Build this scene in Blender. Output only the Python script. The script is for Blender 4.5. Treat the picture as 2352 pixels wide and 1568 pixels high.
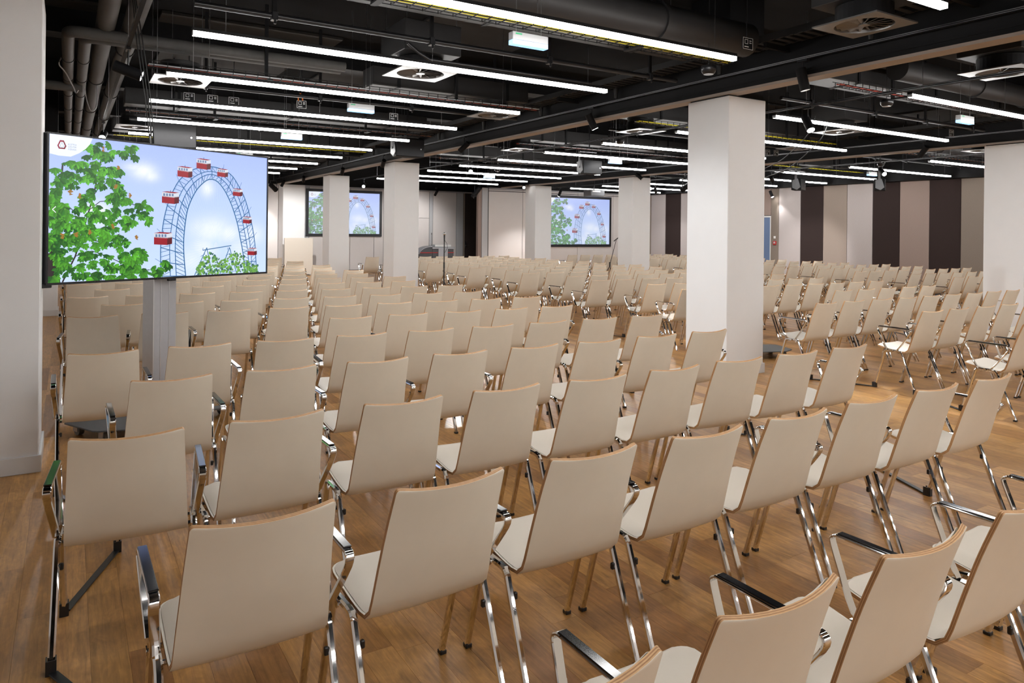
import bpy, bmesh, math, random
from mathutils import Vector, Matrix
R = math.radians
SC = bpy.context.scene
COL = SC.collection
for o in list(bpy.data.objects):
    bpy.data.objects.remove(o, do_unlink=True)

# ------------------------------------------------------------------ camera, world, exposure
cam_d = bpy.data.cameras.new('camera')
cam = bpy.data.objects.new('camera', cam_d); COL.objects.link(cam)
cam_d.sensor_width = 36.0; cam_d.sensor_fit = 'HORIZONTAL'
cam_d.lens = 1659.6 / 2352 * 36.0
cam_d.shift_y = -(784 - 530.9) / 2352
cam_d.clip_start = 0.05; cam_d.clip_end = 200
cam.matrix_world = Matrix.Translation((0, 0, 1.65)) @ Matrix.Rotation(-R(31.5614), 4, 'Z') @ Matrix.Rotation(R(90), 4, 'X') @ Matrix.Rotation(R(0.6229), 4, 'Z')
SC.camera = cam
w = bpy.data.worlds.new('world'); SC.world = w; w.use_nodes = True
w.node_tree.nodes['Background'].inputs[0].default_value = (.9, .93, 1, 1)
w.node_tree.nodes['Background'].inputs[1].default_value = 0.0
SC.view_settings.view_transform = 'Standard'; SC.view_settings.look = 'None'
SC.view_settings.gamma = 1.0; SC.view_settings.use_curve_mapping = False
SC.view_settings.exposure = 0.0
BAR_STRENGTH = 33.0
SPOT_GAIN = 1.0
SC.cycles.max_bounces = 8; SC.cycles.diffuse_bounces = 4; SC.cycles.glossy_bounces = 4; SC.cycles.transmission_bounces = 2
SC.cycles.caustics_reflective = False; SC.cycles.caustics_refractive = False
SC.cycles.sample_clamp_indirect = 6.0; SC.cycles.adaptive_threshold = 0.02

# ------------------------------------------------------------------ materials
MATS = {}
def new_mat(name):
    m = bpy.data.materials.new(name); m.use_nodes = True
    MATS[name] = m
    return m, m.node_tree.nodes, m.node_tree.links, m.node_tree.nodes['Principled BSDF']
def mat(name, col, rough=.5, metal=0, spec=.5, noise=0, nscale=30, bump=0, bscale=200, coat=0):
    m, N, L, b = new_mat(name)
    b.inputs['Base Color'].default_value = (*col, 1); b.inputs['Roughness'].default_value = rough
    b.inputs['Metallic'].default_value = metal; b.inputs['Specular IOR Level'].default_value = spec
    if coat: b.inputs['Coat Weight'].default_value = coat
    if noise or bump:
        tc = N.new('ShaderNodeTexCoord')
    if noise:
        n = N.new('ShaderNodeTexNoise'); n.inputs['Scale'].default_value = nscale; n.inputs['Detail'].default_value = 4
        L.new(tc.outputs['Object'], n.inputs['Vector'])
        mx = N.new('ShaderNodeMix'); mx.data_type = 'RGBA'
        mx.inputs['A'].default_value = (*[c * (1 - noise) for c in col], 1); mx.inputs['B'].default_value = (*[min(1, c * (1 + noise)) for c in col], 1)
        L.new(n.outputs['Fac'], mx.inputs['Factor']); L.new(mx.outputs['Result'], b.inputs['Base Color'])
    if bump:
        n2 = N.new('ShaderNodeTexNoise'); n2.inputs['Scale'].default_value = bscale
        L.new(tc.outputs['Object'], n2.inputs['Vector'])
        bp = N.new('ShaderNodeBump'); bp.inputs['Strength'].default_value = bump; bp.inputs['Distance'].default_value = .002
        L.new(n2.outputs['Fac'], bp.inputs['Height']); L.new(bp.outputs['Normal'], b.inputs['Normal'])
    return m
def emit(name, col, s):
    m, N, L, b = new_mat(name)
    b.inputs['Base Color'].default_value = (*col, 1); b.inputs['Emission Color'].default_value = (*col, 1)
    b.inputs['Emission Strength'].default_value = s; b.inputs['Roughness'].default_value = .4
    return m
mat('laminate', (.785, .722, .612), .42, noise=.035, nscale=14, bump=.12, bscale=900)
mat('leather', (.70, .625, .53), .42, bump=.25, bscale=700)
mat('ply_light', (.66, .40, .19), .5, noise=.25, nscale=60)
mat('ply_dark', (.42, .20, .08), .5, noise=.25, nscale=60)
mat('floor_base', (.16, .07, .025), .7, noise=.1)
mat('chrome', (.80, .79, .78), .07, 1)
mat('black_plastic', (.012, .012, .013), .35, noise=.2)
mat('arm_pad', (.006, .006, .007), .1, spec=.8, noise=.2)
mat('white_paint', (.80, .80, .805), .6, noise=.02, nscale=6, bump=.2, bscale=350)
mat('white_trim', (.72, .725, .735), .35, noise=.01)
mat('stage_wall', (.64, .60, .585), .6, noise=.03, nscale=3, bump=.1)
mat('panel_gap', (.05, .045, .045), .7, noise=.1)
mat('grey_jamb', (.45, .455, .47), .5, noise=.03)
mat('dark_brown_door', (.035, .024, .021), .5, noise=.15, nscale=80)
mat('black_paint', (.006, .006, .007), .6, spec=.2, noise=.25, nscale=8, bump=.2)
mat('slab', (.006, .006, .0066), .9, spec=.1, noise=.35, nscale=2.5, bump=.4, bscale=40)
mat('duct', (.019, .0185, .019), .5, spec=.35, noise=.25, nscale=5, bump=.1)
mat('duct_warm', (.034, .032, .031), .7, spec=.2, noise=.2, nscale=4)
mat('beam_sole', (.36, .31, .275), .55, noise=.12, nscale=3)
mat('pipe_grey', (.085, .083, .081), .65, spec=.3, noise=.15, nscale=14, bump=.3, bscale=60)
mat('black_metal', (.02, .02, .022), .3, .4, noise=.15)
mat('steel', (.55, .55, .56), .28, 1, noise=.1)
mat('alu', (.62, .63, .65), .32, .9, noise=.05)
mat('silver_paint', (.40, .40, .425), .45, .1, noise=.05)
mat('grey_plate', (.085, .088, .094), .55, noise=.08)
mat('rubber_grey', (.16, .155, .15), .6, noise=.1)
mat('housing_white', (.36, .365, .37), .35, noise=.01)
mat('green_mark', (.02, .35, .14), .4, noise=.05)
mat('yellow_cable', (.75, .68, .02), .4, noise=.1)
mat('red_cable', (.5, .06, .035), .4, noise=.1)
mat('orange_cable', (.8, .2, .03), .4, noise=.1)
mat('grey_cable', (.42, .42, .43), .4, noise=.1)
mat('diffuser_plate', (.15, .145, .14), .32, .55, noise=.05)
mat('bezel', (.012, .014, .018), .25, noise=.1)
mat('screen_border', (.008, .009, .014), .5, noise=.1)
mat('lectern_dark', (.075, .08, .09), .45, noise=.1)
mat('lectern_grey', (.42, .43, .47), .4, noise=.05)
mat('red_line', (.5, .02, .02), .4, noise=.05)
mat('fire_red', (.45, .015, .015), .4, noise=.05)
mat('board', (.66, .60, .52), .5, noise=.03)
mat('blue_door', (.13, .20, .36), .45, noise=.05)
mat('speaker_grey', (.14, .145, .155), .4, noise=.1)
mat('label_white', (.75, .75, .74), .5, noise=.02)
emit('bar_glow', (1.0, .985, .965), BAR_STRENGTH)
emit('led_blue', (.30, .58, 1.0), 1.6)
emit('lamp_glow', (1.0, .97, .92), 60.0)
def fabric(name, c1, c2):
    m, N, L, b = new_mat(name)
    tc = N.new('ShaderNodeTexCoord'); mp = N.new('ShaderNodeMapping'); mp.inputs['Scale'].default_value = (60, 26, 150)
    n = N.new('ShaderNodeTexNoise'); n.inputs['Scale'].default_value = 1.6; n.inputs['Detail'].default_value = 6; n.inputs['Roughness'].default_value = .75
    L.new(tc.outputs['Object'], mp.inputs['Vector']); L.new(mp.outputs['Vector'], n.inputs['Vector'])
    cr = N.new('ShaderNodeValToRGB'); cr.color_ramp.elements[0].position = .3; cr.color_ramp.elements[1].position = .7
    cr.color_ramp.elements[0].color = (*c1, 1); cr.color_ramp.elements[1].color = (*c2, 1)
    L.new(n.outputs['Fac'], cr.inputs['Fac']); L.new(cr.outputs['Color'], b.inputs['Base Color'])
    bp = N.new('ShaderNodeBump'); bp.inputs['Strength'].default_value = .3; bp.inputs['Distance'].default_value = .003
    L.new(n.outputs['Fac'], bp.inputs['Height']); L.new(bp.outputs['Normal'], b.inputs['Normal'])
    b.inputs['Roughness'].default_value = .9; b.inputs['Specular IOR Level'].default_value = .2
    return m
fabric('cloth_light', (.40, .36, .35), (.56, .51, .50))
fabric('cloth_tan', (.29, .235, .20), (.37, .305, .265))
fabric('cloth_rose', (.27, .205, .18), (.345, .265, .235))
fabric('cloth_olive', (.20, .165, .135), (.265, .22, .185))
fabric('cloth_dark', (.026, .017, .016), (.046, .031, .029))
def wood(name, use_attr):
    m, N, L, b = new_mat(name)
    geo = N.new('ShaderNodeNewGeometry')
    if use_attr:
        at = N.new('ShaderNodeAttribute'); at.attribute_name = 'tone'; tone = at.outputs['Fac']
    else:
        oi = N.new('ShaderNodeObjectInfo'); tone = oi.outputs['Random']
    sh = N.new('ShaderNodeVectorMath'); sh.operation = 'SCALE'
    cx = N.new('ShaderNodeCombineXYZ'); L.new(tone, cx.inputs[0]); L.new(tone, cx.inputs[1]); L.new(tone, cx.inputs[2])
    L.new(cx.outputs[0], sh.inputs[0]); sh.inputs['Scale'].default_value = 43.0
    ad = N.new('ShaderNodeVectorMath'); ad.operation = 'ADD'
    L.new(geo.outputs['Position'], ad.inputs[0]); L.new(sh.outputs[0], ad.inputs[1])
    mp = N.new('ShaderNodeMapping'); mp.inputs['Scale'].default_value = (38, 2.6, 38)
    L.new(ad.outputs[0], mp.inputs['Vector'])
    n = N.new('ShaderNodeTexNoise'); n.inputs['Scale'].default_value = 1.5; n.inputs['Detail'].default_value = 7; n.inputs['Roughness'].default_value = .65; n.inputs['Distortion'].default_value = .6
    L.new(mp.outputs['Vector'], n.inputs['Vector'])
    mp2 = N.new('ShaderNodeMapping'); mp2.inputs['Scale'].default_value = (14, 7, 14); L.new(ad.outputs[0], mp2.inputs['Vector'])
    n2 = N.new('ShaderNodeTexNoise'); n2.inputs['Scale'].default_value = 1.2; n2.inputs['Detail'].default_value = 4; n2.inputs['Distortion'].default_value = 2.0
    L.new(mp2.outputs['Vector'], n2.inputs['Vector'])
    cr = N.new('ShaderNodeValToRGB'); e = cr.color_ramp.elements
    e[0].position = 0; e[0].color = (.30, .135, .040, 1); e[1].position = 1; e[1].color = (.60, .315, .115, 1)
    for p, c in ((.25, (.395, .193, .055, 1)), (.6, (.455, .230, .067, 1)), (.85, (.52, .272, .086, 1))):
        q = e.new(p); q.color = c
    L.new(tone, cr.inputs['Fac'])
    m1 = N.new('ShaderNodeMix'); m1.data_type = 'RGBA'; m1.blend_type = 'MULTIPLY'; m1.inputs['Factor'].default_value = 1
    g = N.new('ShaderNodeMapRange'); g.inputs['From Min'].default_value = .3; g.inputs['From Max'].default_value = .7; g.inputs['To Min'].default_value = .70; g.inputs['To Max'].default_value = 1.25
    L.new(n.outputs['Fac'], g.inputs['Value']); L.new(cr.outputs['Color'], m1.inputs['A']); L.new(g.outputs[0], m1.inputs['B'])
    m2 = N.new('ShaderNodeMix'); m2.data_type = 'RGBA'; m2.blend_type = 'MULTIPLY'; m2.inputs['Factor'].default_value = 1
    g2 = N.new('ShaderNodeMapRange'); g2.inputs['From Min'].default_value = .25; g2.inputs['From Max'].default_value = .75; g2.inputs['To Min'].default_value = .82; g2.inputs['To Max'].default_value = 1.16
    L.new(n2.outputs['Fac'], g2.inputs['Value']); L.new(m1.outputs['Result'], m2.inputs['A']); L.new(g2.outputs[0], m2.inputs['B'])
    L.new(m2.outputs['Result'], b.inputs['Base Color'])
    b.inputs['Roughness'].default_value = .33; b.inputs['Specular IOR Level'].default_value = .33
    bp = N.new('ShaderNodeBump'); bp.inputs['Strength'].default_value = .12; bp.inputs['Distance'].default_value = .001
    L.new(n.outputs['Fac'], bp.inputs['Height']); L.new(bp.outputs['Normal'], b.inputs['Normal'])
    return m
wood('oak_plank', False); wood('oak_field', True)
def picture_mat(name, gain, wash):
    m, N, L, b = new_mat(name)
    at = N.new('ShaderNodeAttribute'); at.attribute_name = 'Col'
    mx = N.new('ShaderNodeMix'); mx.data_type = 'RGBA'; mx.inputs['Factor'].default_value = wash; mx.inputs['B'].default_value = (.62, .66, .78, 1)
    L.new(at.outputs['Color'], mx.inputs['A']); L.new(mx.outputs['Result'], b.inputs['Emission Color'])
    b.inputs['Emission Strength'].default_value = gain
    b.inputs['Base Color'].default_value = (.01, .01, .01, 1); b.inputs['Roughness'].default_value = .25
picture_mat('picture_bright', 1.12, 0.0); picture_mat('picture_pale', 1.0, .24)

# ------------------------------------------------------------------ helpers
class MB:
    def __init__(s): s.v = []; s.f = []; s.m = []
    def box(s, x0, x1, y0, y1, z0, z1, mi=0, M=None):
        b = len(s.v)
        for p in ((x0,y0,z0),(x1,y0,z0),(x1,y1,z0),(x0,y1,z0),(x0,y0,z1),(x1,y0,z1),(x1,y1,z1),(x0,y1,z1)):
            s.v.append(tuple(M @ Vector(p)) if M else p)
        for q in ((3,2,1,0),(4,5,6,7),(0,1,5,4),(1,2,6,5),(2,3,7,6),(3,0,4,7)):
            s.f.append([b + i for i in q]); s.m.append(mi)
        return s
    def ring(s, pts): b = len(s.v); s.v += [tuple(p) for p in pts]; return list(range(b, b + len(pts)))
    def face(s, ids, mi=0): s.f.append(list(ids)); s.m.append(mi)
    def loft(s, rings, mi=0, cap=True, closed=True):
        ids = [s.ring(r) for r in rings]; n = len(rings[0])
        for a, b in zip(ids, ids[1:]):
            for i in range(n if closed else n - 1):
                j = (i + 1) % n; s.face((a[i], a[j], b[j], b[i]), mi)
        if cap: s.face(ids[0][::-1], mi); s.face(ids[-1], mi)
        return s
    def cyl(s, p0, p1, r0, r1=None, n=12, mi=0, cap=True):
        r1 = r0 if r1 is None else r1
        p0 = Vector(p0); p1 = Vector(p1); t = (p1 - p0).normalized()
        a = t.cross(Vector((0, 0, 1)) if abs(t.z) < .9 else Vector((1, 0, 0))).normalized(); b = t.cross(a)
        mk = lambda p, r: [p + a * (r * math.cos(2*math.pi*i/n)) + b * (r * math.sin(2*math.pi*i/n)) for i in range(n)]
        return s.loft([mk(p0, r0), mk(p1, r1)][::1], mi, cap)
    def tube(s, pts, r, n=8, mi=0):
        pts = [Vector(p) for p in pts]; rings = []
        ref = Vector((0, 0, 1))
        for i, p in enumerate(pts):
            t = (pts[min(i+1, len(pts)-1)] - pts[max(i-1, 0)]).normalized()
            if abs(t.dot(ref)) > .95: ref = Vector((1, 0, 0)) if abs(t.x) < .9 else Vector((0, 1, 0))
            a = t.cross(ref).normalized(); b = t.cross(a); 
            rings.append([p + a * (r * math.cos(2*math.pi*k/n)) + b * (r * math.sin(2*math.pi*k/n)) for k in range(n)])
        return s.loft(rings, mi)
    def strip(s, pts, w, t, mi=0, ax=Vector((1, 0, 0)), ch=.3):
        # flat bar swept along pts, width w along ax, thickness t, chamfered corners
        pts = [Vector(p) for p in pts]; rings = []
        c = ch * min(w, t)
        prof = [(-w/2+c,-t/2),(w/2-c,-t/2),(w/2,-t/2+c),(w/2,t/2-c),(w/2-c,t/2),(-w/2+c,t/2),(-w/2,t/2-c),(-w/2,-t/2+c)]
        for i, p in enumerate(pts):
            t_ = (pts[min(i+1, len(pts)-1)] - pts[max(i-1, 0)]).normalized()
            nn = ax.cross(t_).normalized()
            rings.append([p + ax * a + nn * b for a, b in prof])
        return s.loft(rings, mi)
    def sphere(s, c, r, n=12, m=8, mi=0, z0=-1, z1=1):
        rings = []
        a0 = math.asin(z0); a1 = math.asin(z1)
        for j in range(m + 1):
            a = a0 + (a1 - a0) * j / m; rr = max(r * math.cos(a), 1e-4)
            rings.append([(c[0] + rr * math.cos(2*math.pi*i/n), c[1] + rr * math.sin(2*math.pi*i/n), c[2] + r * math.sin(a)) for i in range(n)])
        return s.loft(rings, mi)
    def mesh(s, name, mats, bevel=0, smooth=0):
        me = bpy.data.meshes.new(name)
        me.from_pydata(s.v, [], s.f)
        for k in mats: me.materials.append(MATS[k])
        me.polygons.foreach_set('material_index', s.m)
        bm = bmesh.new(); bm.from_mesh(me)
        bmesh.ops.recalc_face_normals(bm, faces=bm.faces)
        if bevel:
            bmesh.ops.bevel(bm, geom=[e for e in bm.edges if len(e.link_faces) == 2 and e.calc_face_angle(0) > .5], offset=bevel, segments=1, affect='EDGES', profile=.5, clamp_overlap=True)
        bm.to_mesh(me); bm.free()
        if smooth:
            for p in me.polygons: p.use_smooth = True
            me.set_sharp_from_angle(angle=R(smooth))
        return me
    def build(s, name, mats, parent=None, loc=None, rot=None, bevel=0, smooth=0):
        if isinstance(mats, str): mats = [mats]
        return obj(name, s.mesh(name, mats, bevel, smooth), parent, loc, rot)
def obj(name, data, parent=None, loc=None, rot=None):
    o = bpy.data.objects.new(name, data); COL.objects.link(o)
    if parent: o.parent = parent
    if loc is not None: o.location = loc
    if rot is not None: o.rotation_euler = rot
    return o
def tag(o, label=None, cat=None, group=None, kind=None):
    if label: o['label'] = label
    if cat: o['category'] = cat
    if group: o['group'] = group
    if kind: o['kind'] = kind
    return o
def thing(name, label, cat, loc=(0, 0, 0), rz=0, group=None):
    o = bpy.data.objects.new(name, None); COL.objects.link(o); o.empty_display_size = .1
    o.location = loc; o.rotation_euler = (0, 0, rz)
    return tag(o, label, cat, group)
def struct(o): o['kind'] = 'structure'; return o
ORD = ['first','second','third','fourth','fifth','sixth','seventh','eighth','ninth','tenth','eleventh','twelfth','thirteenth','fourteenth','fifteenth','sixteenth','seventeenth','eighteenth','nineteenth','twentieth','twenty-first','twenty-second','twenty-third']
rnd = random.Random(7)

# ------------------------------------------------------------------ setting: floor
XL, XR, YB, Y1, Y2 = -2.6, 20.4, -12.6, 26.85, 23.2
ZC = 4.45
sub = struct(MB().box(XL, XR, YB, Y1, -.12, -.012).build('floor', ['floor_base']))
PW = .128
def plank_mesh(L):
    b = MB(); h = .0005
    b.v = [(0,0,-.012),(PW,0,-.012),(PW,L,-.012),(0,L,-.012),(h*.5,h*.5,-h),(PW-h*.5,h*.5,-h),(PW-h*.5,L-h*.5,-h),(h*.5,L-h*.5,-h),(h,h,0),(PW-h,h,0),(PW-h,L-h,0),(h,L-h,0)]
    b.f = [(8,9,10,11),(4,5,9,8),(5,6,10,9),(6,7,11,10),(7,4,8,11),(0,1,5,4),(1,2,6,5),(2,3,7,6),(3,0,4,7)]
    b.m = [0] * len(b.f)
    return b
lens = [1.05, 1.35, 1.7]
pmesh = {L: plank_mesh(L).mesh('plank', ['oak_plank']) for L in lens}
fv, ff, ftone = [], [], []
cells = []
i = 0; x = XL
while x < XR - PW * .5:
    y = YB - rnd.uniform(0, 1.3)
    while y < Y1:
        L = rnd.choice(lens)
        cells.append((x, y, L)); y += L
    x += PW
def cam_d2(x, y): # depth along the view
    return x * .5234 + y * .8521
def score(c):
    cx, cy = c[0] + PW/2, c[1] + c[2]/2
    d = cam_d2(cx, cy); lat = cx * .8521 - cy * .5234
    if d < 1.0 or abs(lat / d) > .80: return 1e9
    if 1.65 / d * 1660 > 1250: return 1e9
    return d
cells.sort(key=score)
for (x, y, L) in cells[:300]:
    obj('plank', pmesh[L], sub, (x, y, 0))
for (x, y, L) in cells[300:]:
    if y < YB or y + L > Y1: continue
    pm = plank_mesh(L); b = len(fv); t = rnd.random()
    fv += [(vx + x, vy + y, vz) for vx, vy, vz in pm.v]
    ff += [[k + b for k in q] for q in pm.f]; ftone += [t] * len(pm.v)
me = bpy.data.meshes.new('plank_field'); me.from_pydata(fv, [], ff); me.materials.append(MATS['oak_field'])
me.attributes.new('tone', 'FLOAT', 'POINT').data.foreach_set('value', ftone)
tag(obj('plank_field', me, sub), kind='stuff')

# ------------------------------------------------------------------ setting: walls
struct(MB().box(XL-.15, XL, YB, Y1, 0, ZC).build('wall_left', ['white_paint']))
struct(MB().box(XL-.15, XR+.15, YB-.15, YB, 0, ZC).build('wall_back', ['white_paint']))
wr = struct(MB().box(XR, XR+.15, YB, Y1, 0, ZC).build('wall_right', ['black_paint']))
EDGES = [22.45, 22.27, 21.43, 20.59, 19.75, 18.91, 18.07, 17.24]
kinds1 = ['cloth_olive', 'cloth_light', 'cloth_dark', 'cloth_light', 'cloth_dark', 'cloth_tan', 'cloth_light']
def wpanel(y0, y1, m, z0=.1, z1=3.19):
    MB().box(XR-.035, XR, min(y0,y1)+.006, max(y0,y1)-.006, z0, z1).build('panel', [m], wr, bevel=.004)
for a, b_, m in zip(EDGES, EDGES[1:], kinds1): wpanel(a, b_, m)
wpanel(23.2, 22.45, 'cloth_light')
wpanel(17.24, 16.34, 'cloth_rose', 2.29)
wpanel(16.34, 16.02, 'cloth_olive')
seq = [(16.02, 15.17, 'cloth_light'), (15.17, 14.34, 'cloth_dark'), (14.34, 13.52, 'cloth_tan'), (13.52, 12.69, 'cloth_light'), (12.69, 11.87, 'cloth_dark'), (11.87, 11.03, 'cloth_rose'), (11.03, 10.20, 'cloth_dark'), (10.20, 9.37, 'cloth_olive')]
for a, b_, m in seq: wpanel(a, b_, m)
yy = 9.37
for k, m in enumerate(['cloth_light', 'cloth_dark', 'cloth_tan', 'cloth_light', 'cloth_dark', 'cloth_rose', 'cloth_dark', 'cloth_tan', 'cloth_light', 'cloth_dark', 'cloth_tan', 'cloth_light', 'cloth_rose', 'cloth_dark', 'cloth_tan', 'cloth_light']):
    wpanel(yy, yy - .83, m); yy -= .83
struct(MB().box(XR-.05, XR, YB, Y2, 0, .1).build('baseboard_right', ['panel_gap']))
d = struct(MB().box(XR-.02, XR, 16.36, 17.22, 0, 2.22).build('door_1', ['blue_door'], bevel=.003))
MB().box(XR-.05, XR, 16.33, 17.25, 2.22, 2.27).box(XR-.05, XR, 17.22, 17.25, 0, 2.22).box(XR-.05, XR, 16.33, 16.36, 0, 2.22).build('door_frame', ['label_white'], d)
MB().cyl((XR-.02, 17.12, 1.05), (XR-.075, 17.12, 1.05), .012).cyl((XR-.07, 17.13, 1.05), (XR-.07, 17.0, 1.05), .01).build('door_handle', ['steel'], d, smooth=40)

# stage wall 1 : flush panels with dark joints
w1 = struct(MB().box(XL, 15.6, Y1, Y1+.15, 0, ZC).build('wall_stage', ['panel_gap']))
def fpanel(x0, x1, z0, z1, m='stage_wall', y=Y1, par=None):
    return MB().box(x0+.008, x1-.008, y-.03, y, z0+.005, z1-.005).build('panel', [m], par or w1, bevel=.003)
xs = [XL, -1.2, 0.3, 1.8, 3.3, 4.8, 5.95, 6.50, 7.38, 7.62, 9.2, 10.16, 10.55, 10.75, 12.52, 12.68, 13.75, 14.08]
for a, b_ in zip(xs, xs[1:]):
    if a in (12.52,) or b_ - a < .25: fpanel(a, b_, .1, 3.22, 'grey_jamb' if b_ - a < .3 else 'stage_wall')
    elif a == 10.75: fpanel(a, b_, .1, 2.14); fpanel(a, b_, 2.14, 3.22)
    else: fpanel(a, b_, .1, 3.22, 'grey_jamb' if a == 13.75 else 'stage_wall')
fpanel(14.08, 14.16, 0, 3.22, 'cloth_olive')
dd = struct(MB().box(14.16, 14.86, Y1-.02, Y1, 0, 3.22).build('door_2', ['dark_brown_door'], bevel=.003))
MB().box(14.17, 14.22, Y1-.05, Y1-.02, .93, 1.2).cyl((14.195, Y1-.03, 1.02), (14.195, Y1-.09, 1.02), .012, n=8).cyl((14.19, Y1-.085, 1.02), (14.30, Y1-.085, 1.02), .01, n=8).build('door_handle', ['steel'], dd)
struct(MB().box(XL, 14.08, Y1-.045, Y1-.03, 0, .09).build('baseboard_stage', ['grey_jamb']))
struct(MB().box(XL, 15.6, Y1-.06, Y1-.03, 3.215, 3.27).build('trim_1', ['silver_paint']))
# stage wall 2 : free standing partition nearer to the camera
w2 = struct(MB().box(13.2, XR, Y2, Y2+.12, 0, 3.26).build('wall_partition', ['panel_gap']))
for a, b_ in [(13.21, 14.7), (14.7, 15.5), (15.5, 17.3), (17.3, 19.1), (19.1, XR)]: fpanel(a, b_, .02, 3.2, y=Y2, par=w2)
MB().box(12.94, 13.18, Y2-.035, Y2+.14, 0, 3.24).build('end_jamb', ['grey_jamb'], w2, bevel=.004)
MB().box(12.80, 12.94, Y2+.01, Y2+.16, 0, 3.24).build('side_jamb', ['cloth_rose'], w2, bevel=.004)
struct(MB().box(13.2, XR, Y2-.06, Y2-.03, 3.2, 3.25).build('trim_2', ['silver_paint']))
struct(MB().box(13.2, XR, Y2-.05, Y2-.035, 3.12, 3.14).build('trim_3', ['black_paint']))

# ------------------------------------------------------------------ setting: ceiling
ce = struct(MB().box(XL-.15, XR+.15, YB-.15, Y1+.15, ZC, ZC+.2).build('ceiling', ['slab']))
for yb in [4.535 + 3.676*q + 2.55 for q in range(-4, 6)]:
    MB().box(XL, XR, yb, yb+.35, ZC-.35, ZC).build('ceiling_rib', ['black_paint'], ce)
k = 0
for (x0, x1, y0, y1) in [(x+.2*(q%3), x+2.2+.2*(q%2), 4.535+1.838*q+.25, 4.535+1.838*q+1.55) for q in range(-2, 11) for x in (1.0, 3.6, 8.7, 10.9, 15.8) if (q+int(x)) % 3] + [(-.95, .3, 6.75, 8.0), (-.95, .3, 8.6, 9.85), (-.95, .3, 10.4, 11.7)]:
    MB().box(x0, x1, y0, y1, ZC-.04, ZC).build('acoustic_board', ['duct_warm'], ce, bevel=.006)
# bulkhead strip above the side wall and stage walls
struct(MB().box(XR-.3, XR, YB, Y2, 3.2, ZC).build('trim_4', ['black_paint']))
struct(MB().box(XL, 15.6, Y1-.03, Y1, 3.27, ZC).build('trim_5', ['black_paint']))
struct(MB().box(13.2, XR, Y2-.02, Y2+.12, 3.26, ZC).build('trim_6', ['black_paint']))

# ------------------------------------------------------------------ columns
def column(x0, x1, y0, y1, label, z1=3.235):
    t = thing('column', label, 'column', ((x0+x1)/2, (y0+y1)/2, 0), group='square columns carrying the ceiling beams')
    hx, hy = (x1-x0)/2, (y1-y0)/2
    MB().box(-hx, hx, -hy, hy, 0, z1).build('shaft', ['white_paint'], t, bevel=.006)
    b = MB(); e = .016; h = .115
    b.box(-hx-e, hx+e, -hy-e, -hy, 0, h).box(-hx-e, hx+e, hy, hy+e, 0, h).box(-hx-e, -hx, -hy, hy, 0, h).box(hx, hx+e, -hy, hy, 0, h)
    b.build('baseboard', ['white_trim'], t, bevel=.003)
    MB().box(-hx+.02, hx-.02, -hy+.02, hy-.02, z1, ZC).build('upper_shaft', ['black_paint'], t)
column(-.80, -.156, 5.80, 6.44, 'square white column on the left, with the screen stand just beyond it')
column(-.80, -.156, 15.74, 16.38, 'square white column far behind the screen stand, left of the seating', 3.245)
column(6.445, 7.075, 5.767, 6.41, 'big square white column between the two nearer seating blocks')
column(6.445, 7.075, 15.74, 16.38, 'square white column beside the microphone stand in the middle aisle')
column(6.50, 7.10, 20.8, 21.43, 'square white column covering the middle of the left projection screen')
column(6.51, 7.29, 26.18, Y1-.03, 'square white column set against the stage wall behind the low white board')
column(13.72, 14.36, 5.85, 6.49, 'square white column at the right, in front of the striped wall')
column(13.70, 14.36, 15.74, 16.38, 'square white column between the right projection screen and the striped wall')
column(13.73, 14.40, 20.83, 21.47, 'square white column just before the partition, left of the right projection screen')

# ------------------------------------------------------------------ chairs
def catmull(P, n):
    P = [Vector(p) for p in P]; P = [P[0]*2-P[1]] + P + [P[-1]*2-P[-2]]
    out = []
    for i in range(1, len(P)-2):
        for k in range(n):
            t = k / n; a, b, c, d_ = P[i-1], P[i], P[i+1], P[i+2]
            out.append(.5*((2*b) + (c-a)*t + (2*a-5*b+4*c-d_)*t*t + (3*b-a-3*c+d_)*t**3))
    out.append(P[-2]); return out
PROFILE = catmull([(0, .87, .195), (.048, .74, .202), (.088, .61, .209), (.116, .51, .2145), (.132, .458, .217), (.150, .432, .219), (.185, .421, .22), (.27, .426, .22), (.37, .441, .22), (.455, .457, .219), (.492, .459, .216)], 3)
SL = [0]
for a, b_ in zip(PROFILE, PROFILE[1:]): SL.append(SL[-1] + math.hypot(b_.x - a.x, b_.y - a.y))
STOT = SL[-1]
def at_s(s):
    s = max(0, min(STOT, s)); i = 0
    while i < len(SL)-2 and SL[i+1] < s: i += 1
    t = (s - SL[i]) / (SL[i+1] - SL[i]); return PROFILE[i].lerp(PROFILE[i+1], t)
NV = 10
def shell_grid(ss, inset, r0, r1, off):
    # grid of points on the front face offset by off along the surface normal
    g = []
    for s in ss:
        p = at_s(s); q0 = at_s(s-.01); q1 = at_s(s+.01)
        t = Vector((q1.x-q0.x, q1.y-q0.y)).normalized(); n = Vector((-t.y, t.x))   # towards the sitter
        hw = p.z - inset
        for (r, dist) in ((r0, s - ss[0]), (r1, ss[-1] - s)):
            if r and dist < r: hw = hw - r + math.sqrt(max(0, r*r - (r-dist)**2))
        wgt = max(0, 1 - s/.52)**.6 if s < .52 else 0
        dish = .007 * max(0, min(1, (s-.5)/.12))
        row = []
        for k in range(NV + 1):
            v = -1 + 2*k/NV; c = (1 - v*v)
            o = -(.032*wgt + dish)*c + (off(s, v) if callable(off) else off)
            row.append(Vector((hw*v, p.x + n.x*o, p.y + n.y*o)))
        g.append(row)
    return g
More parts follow.
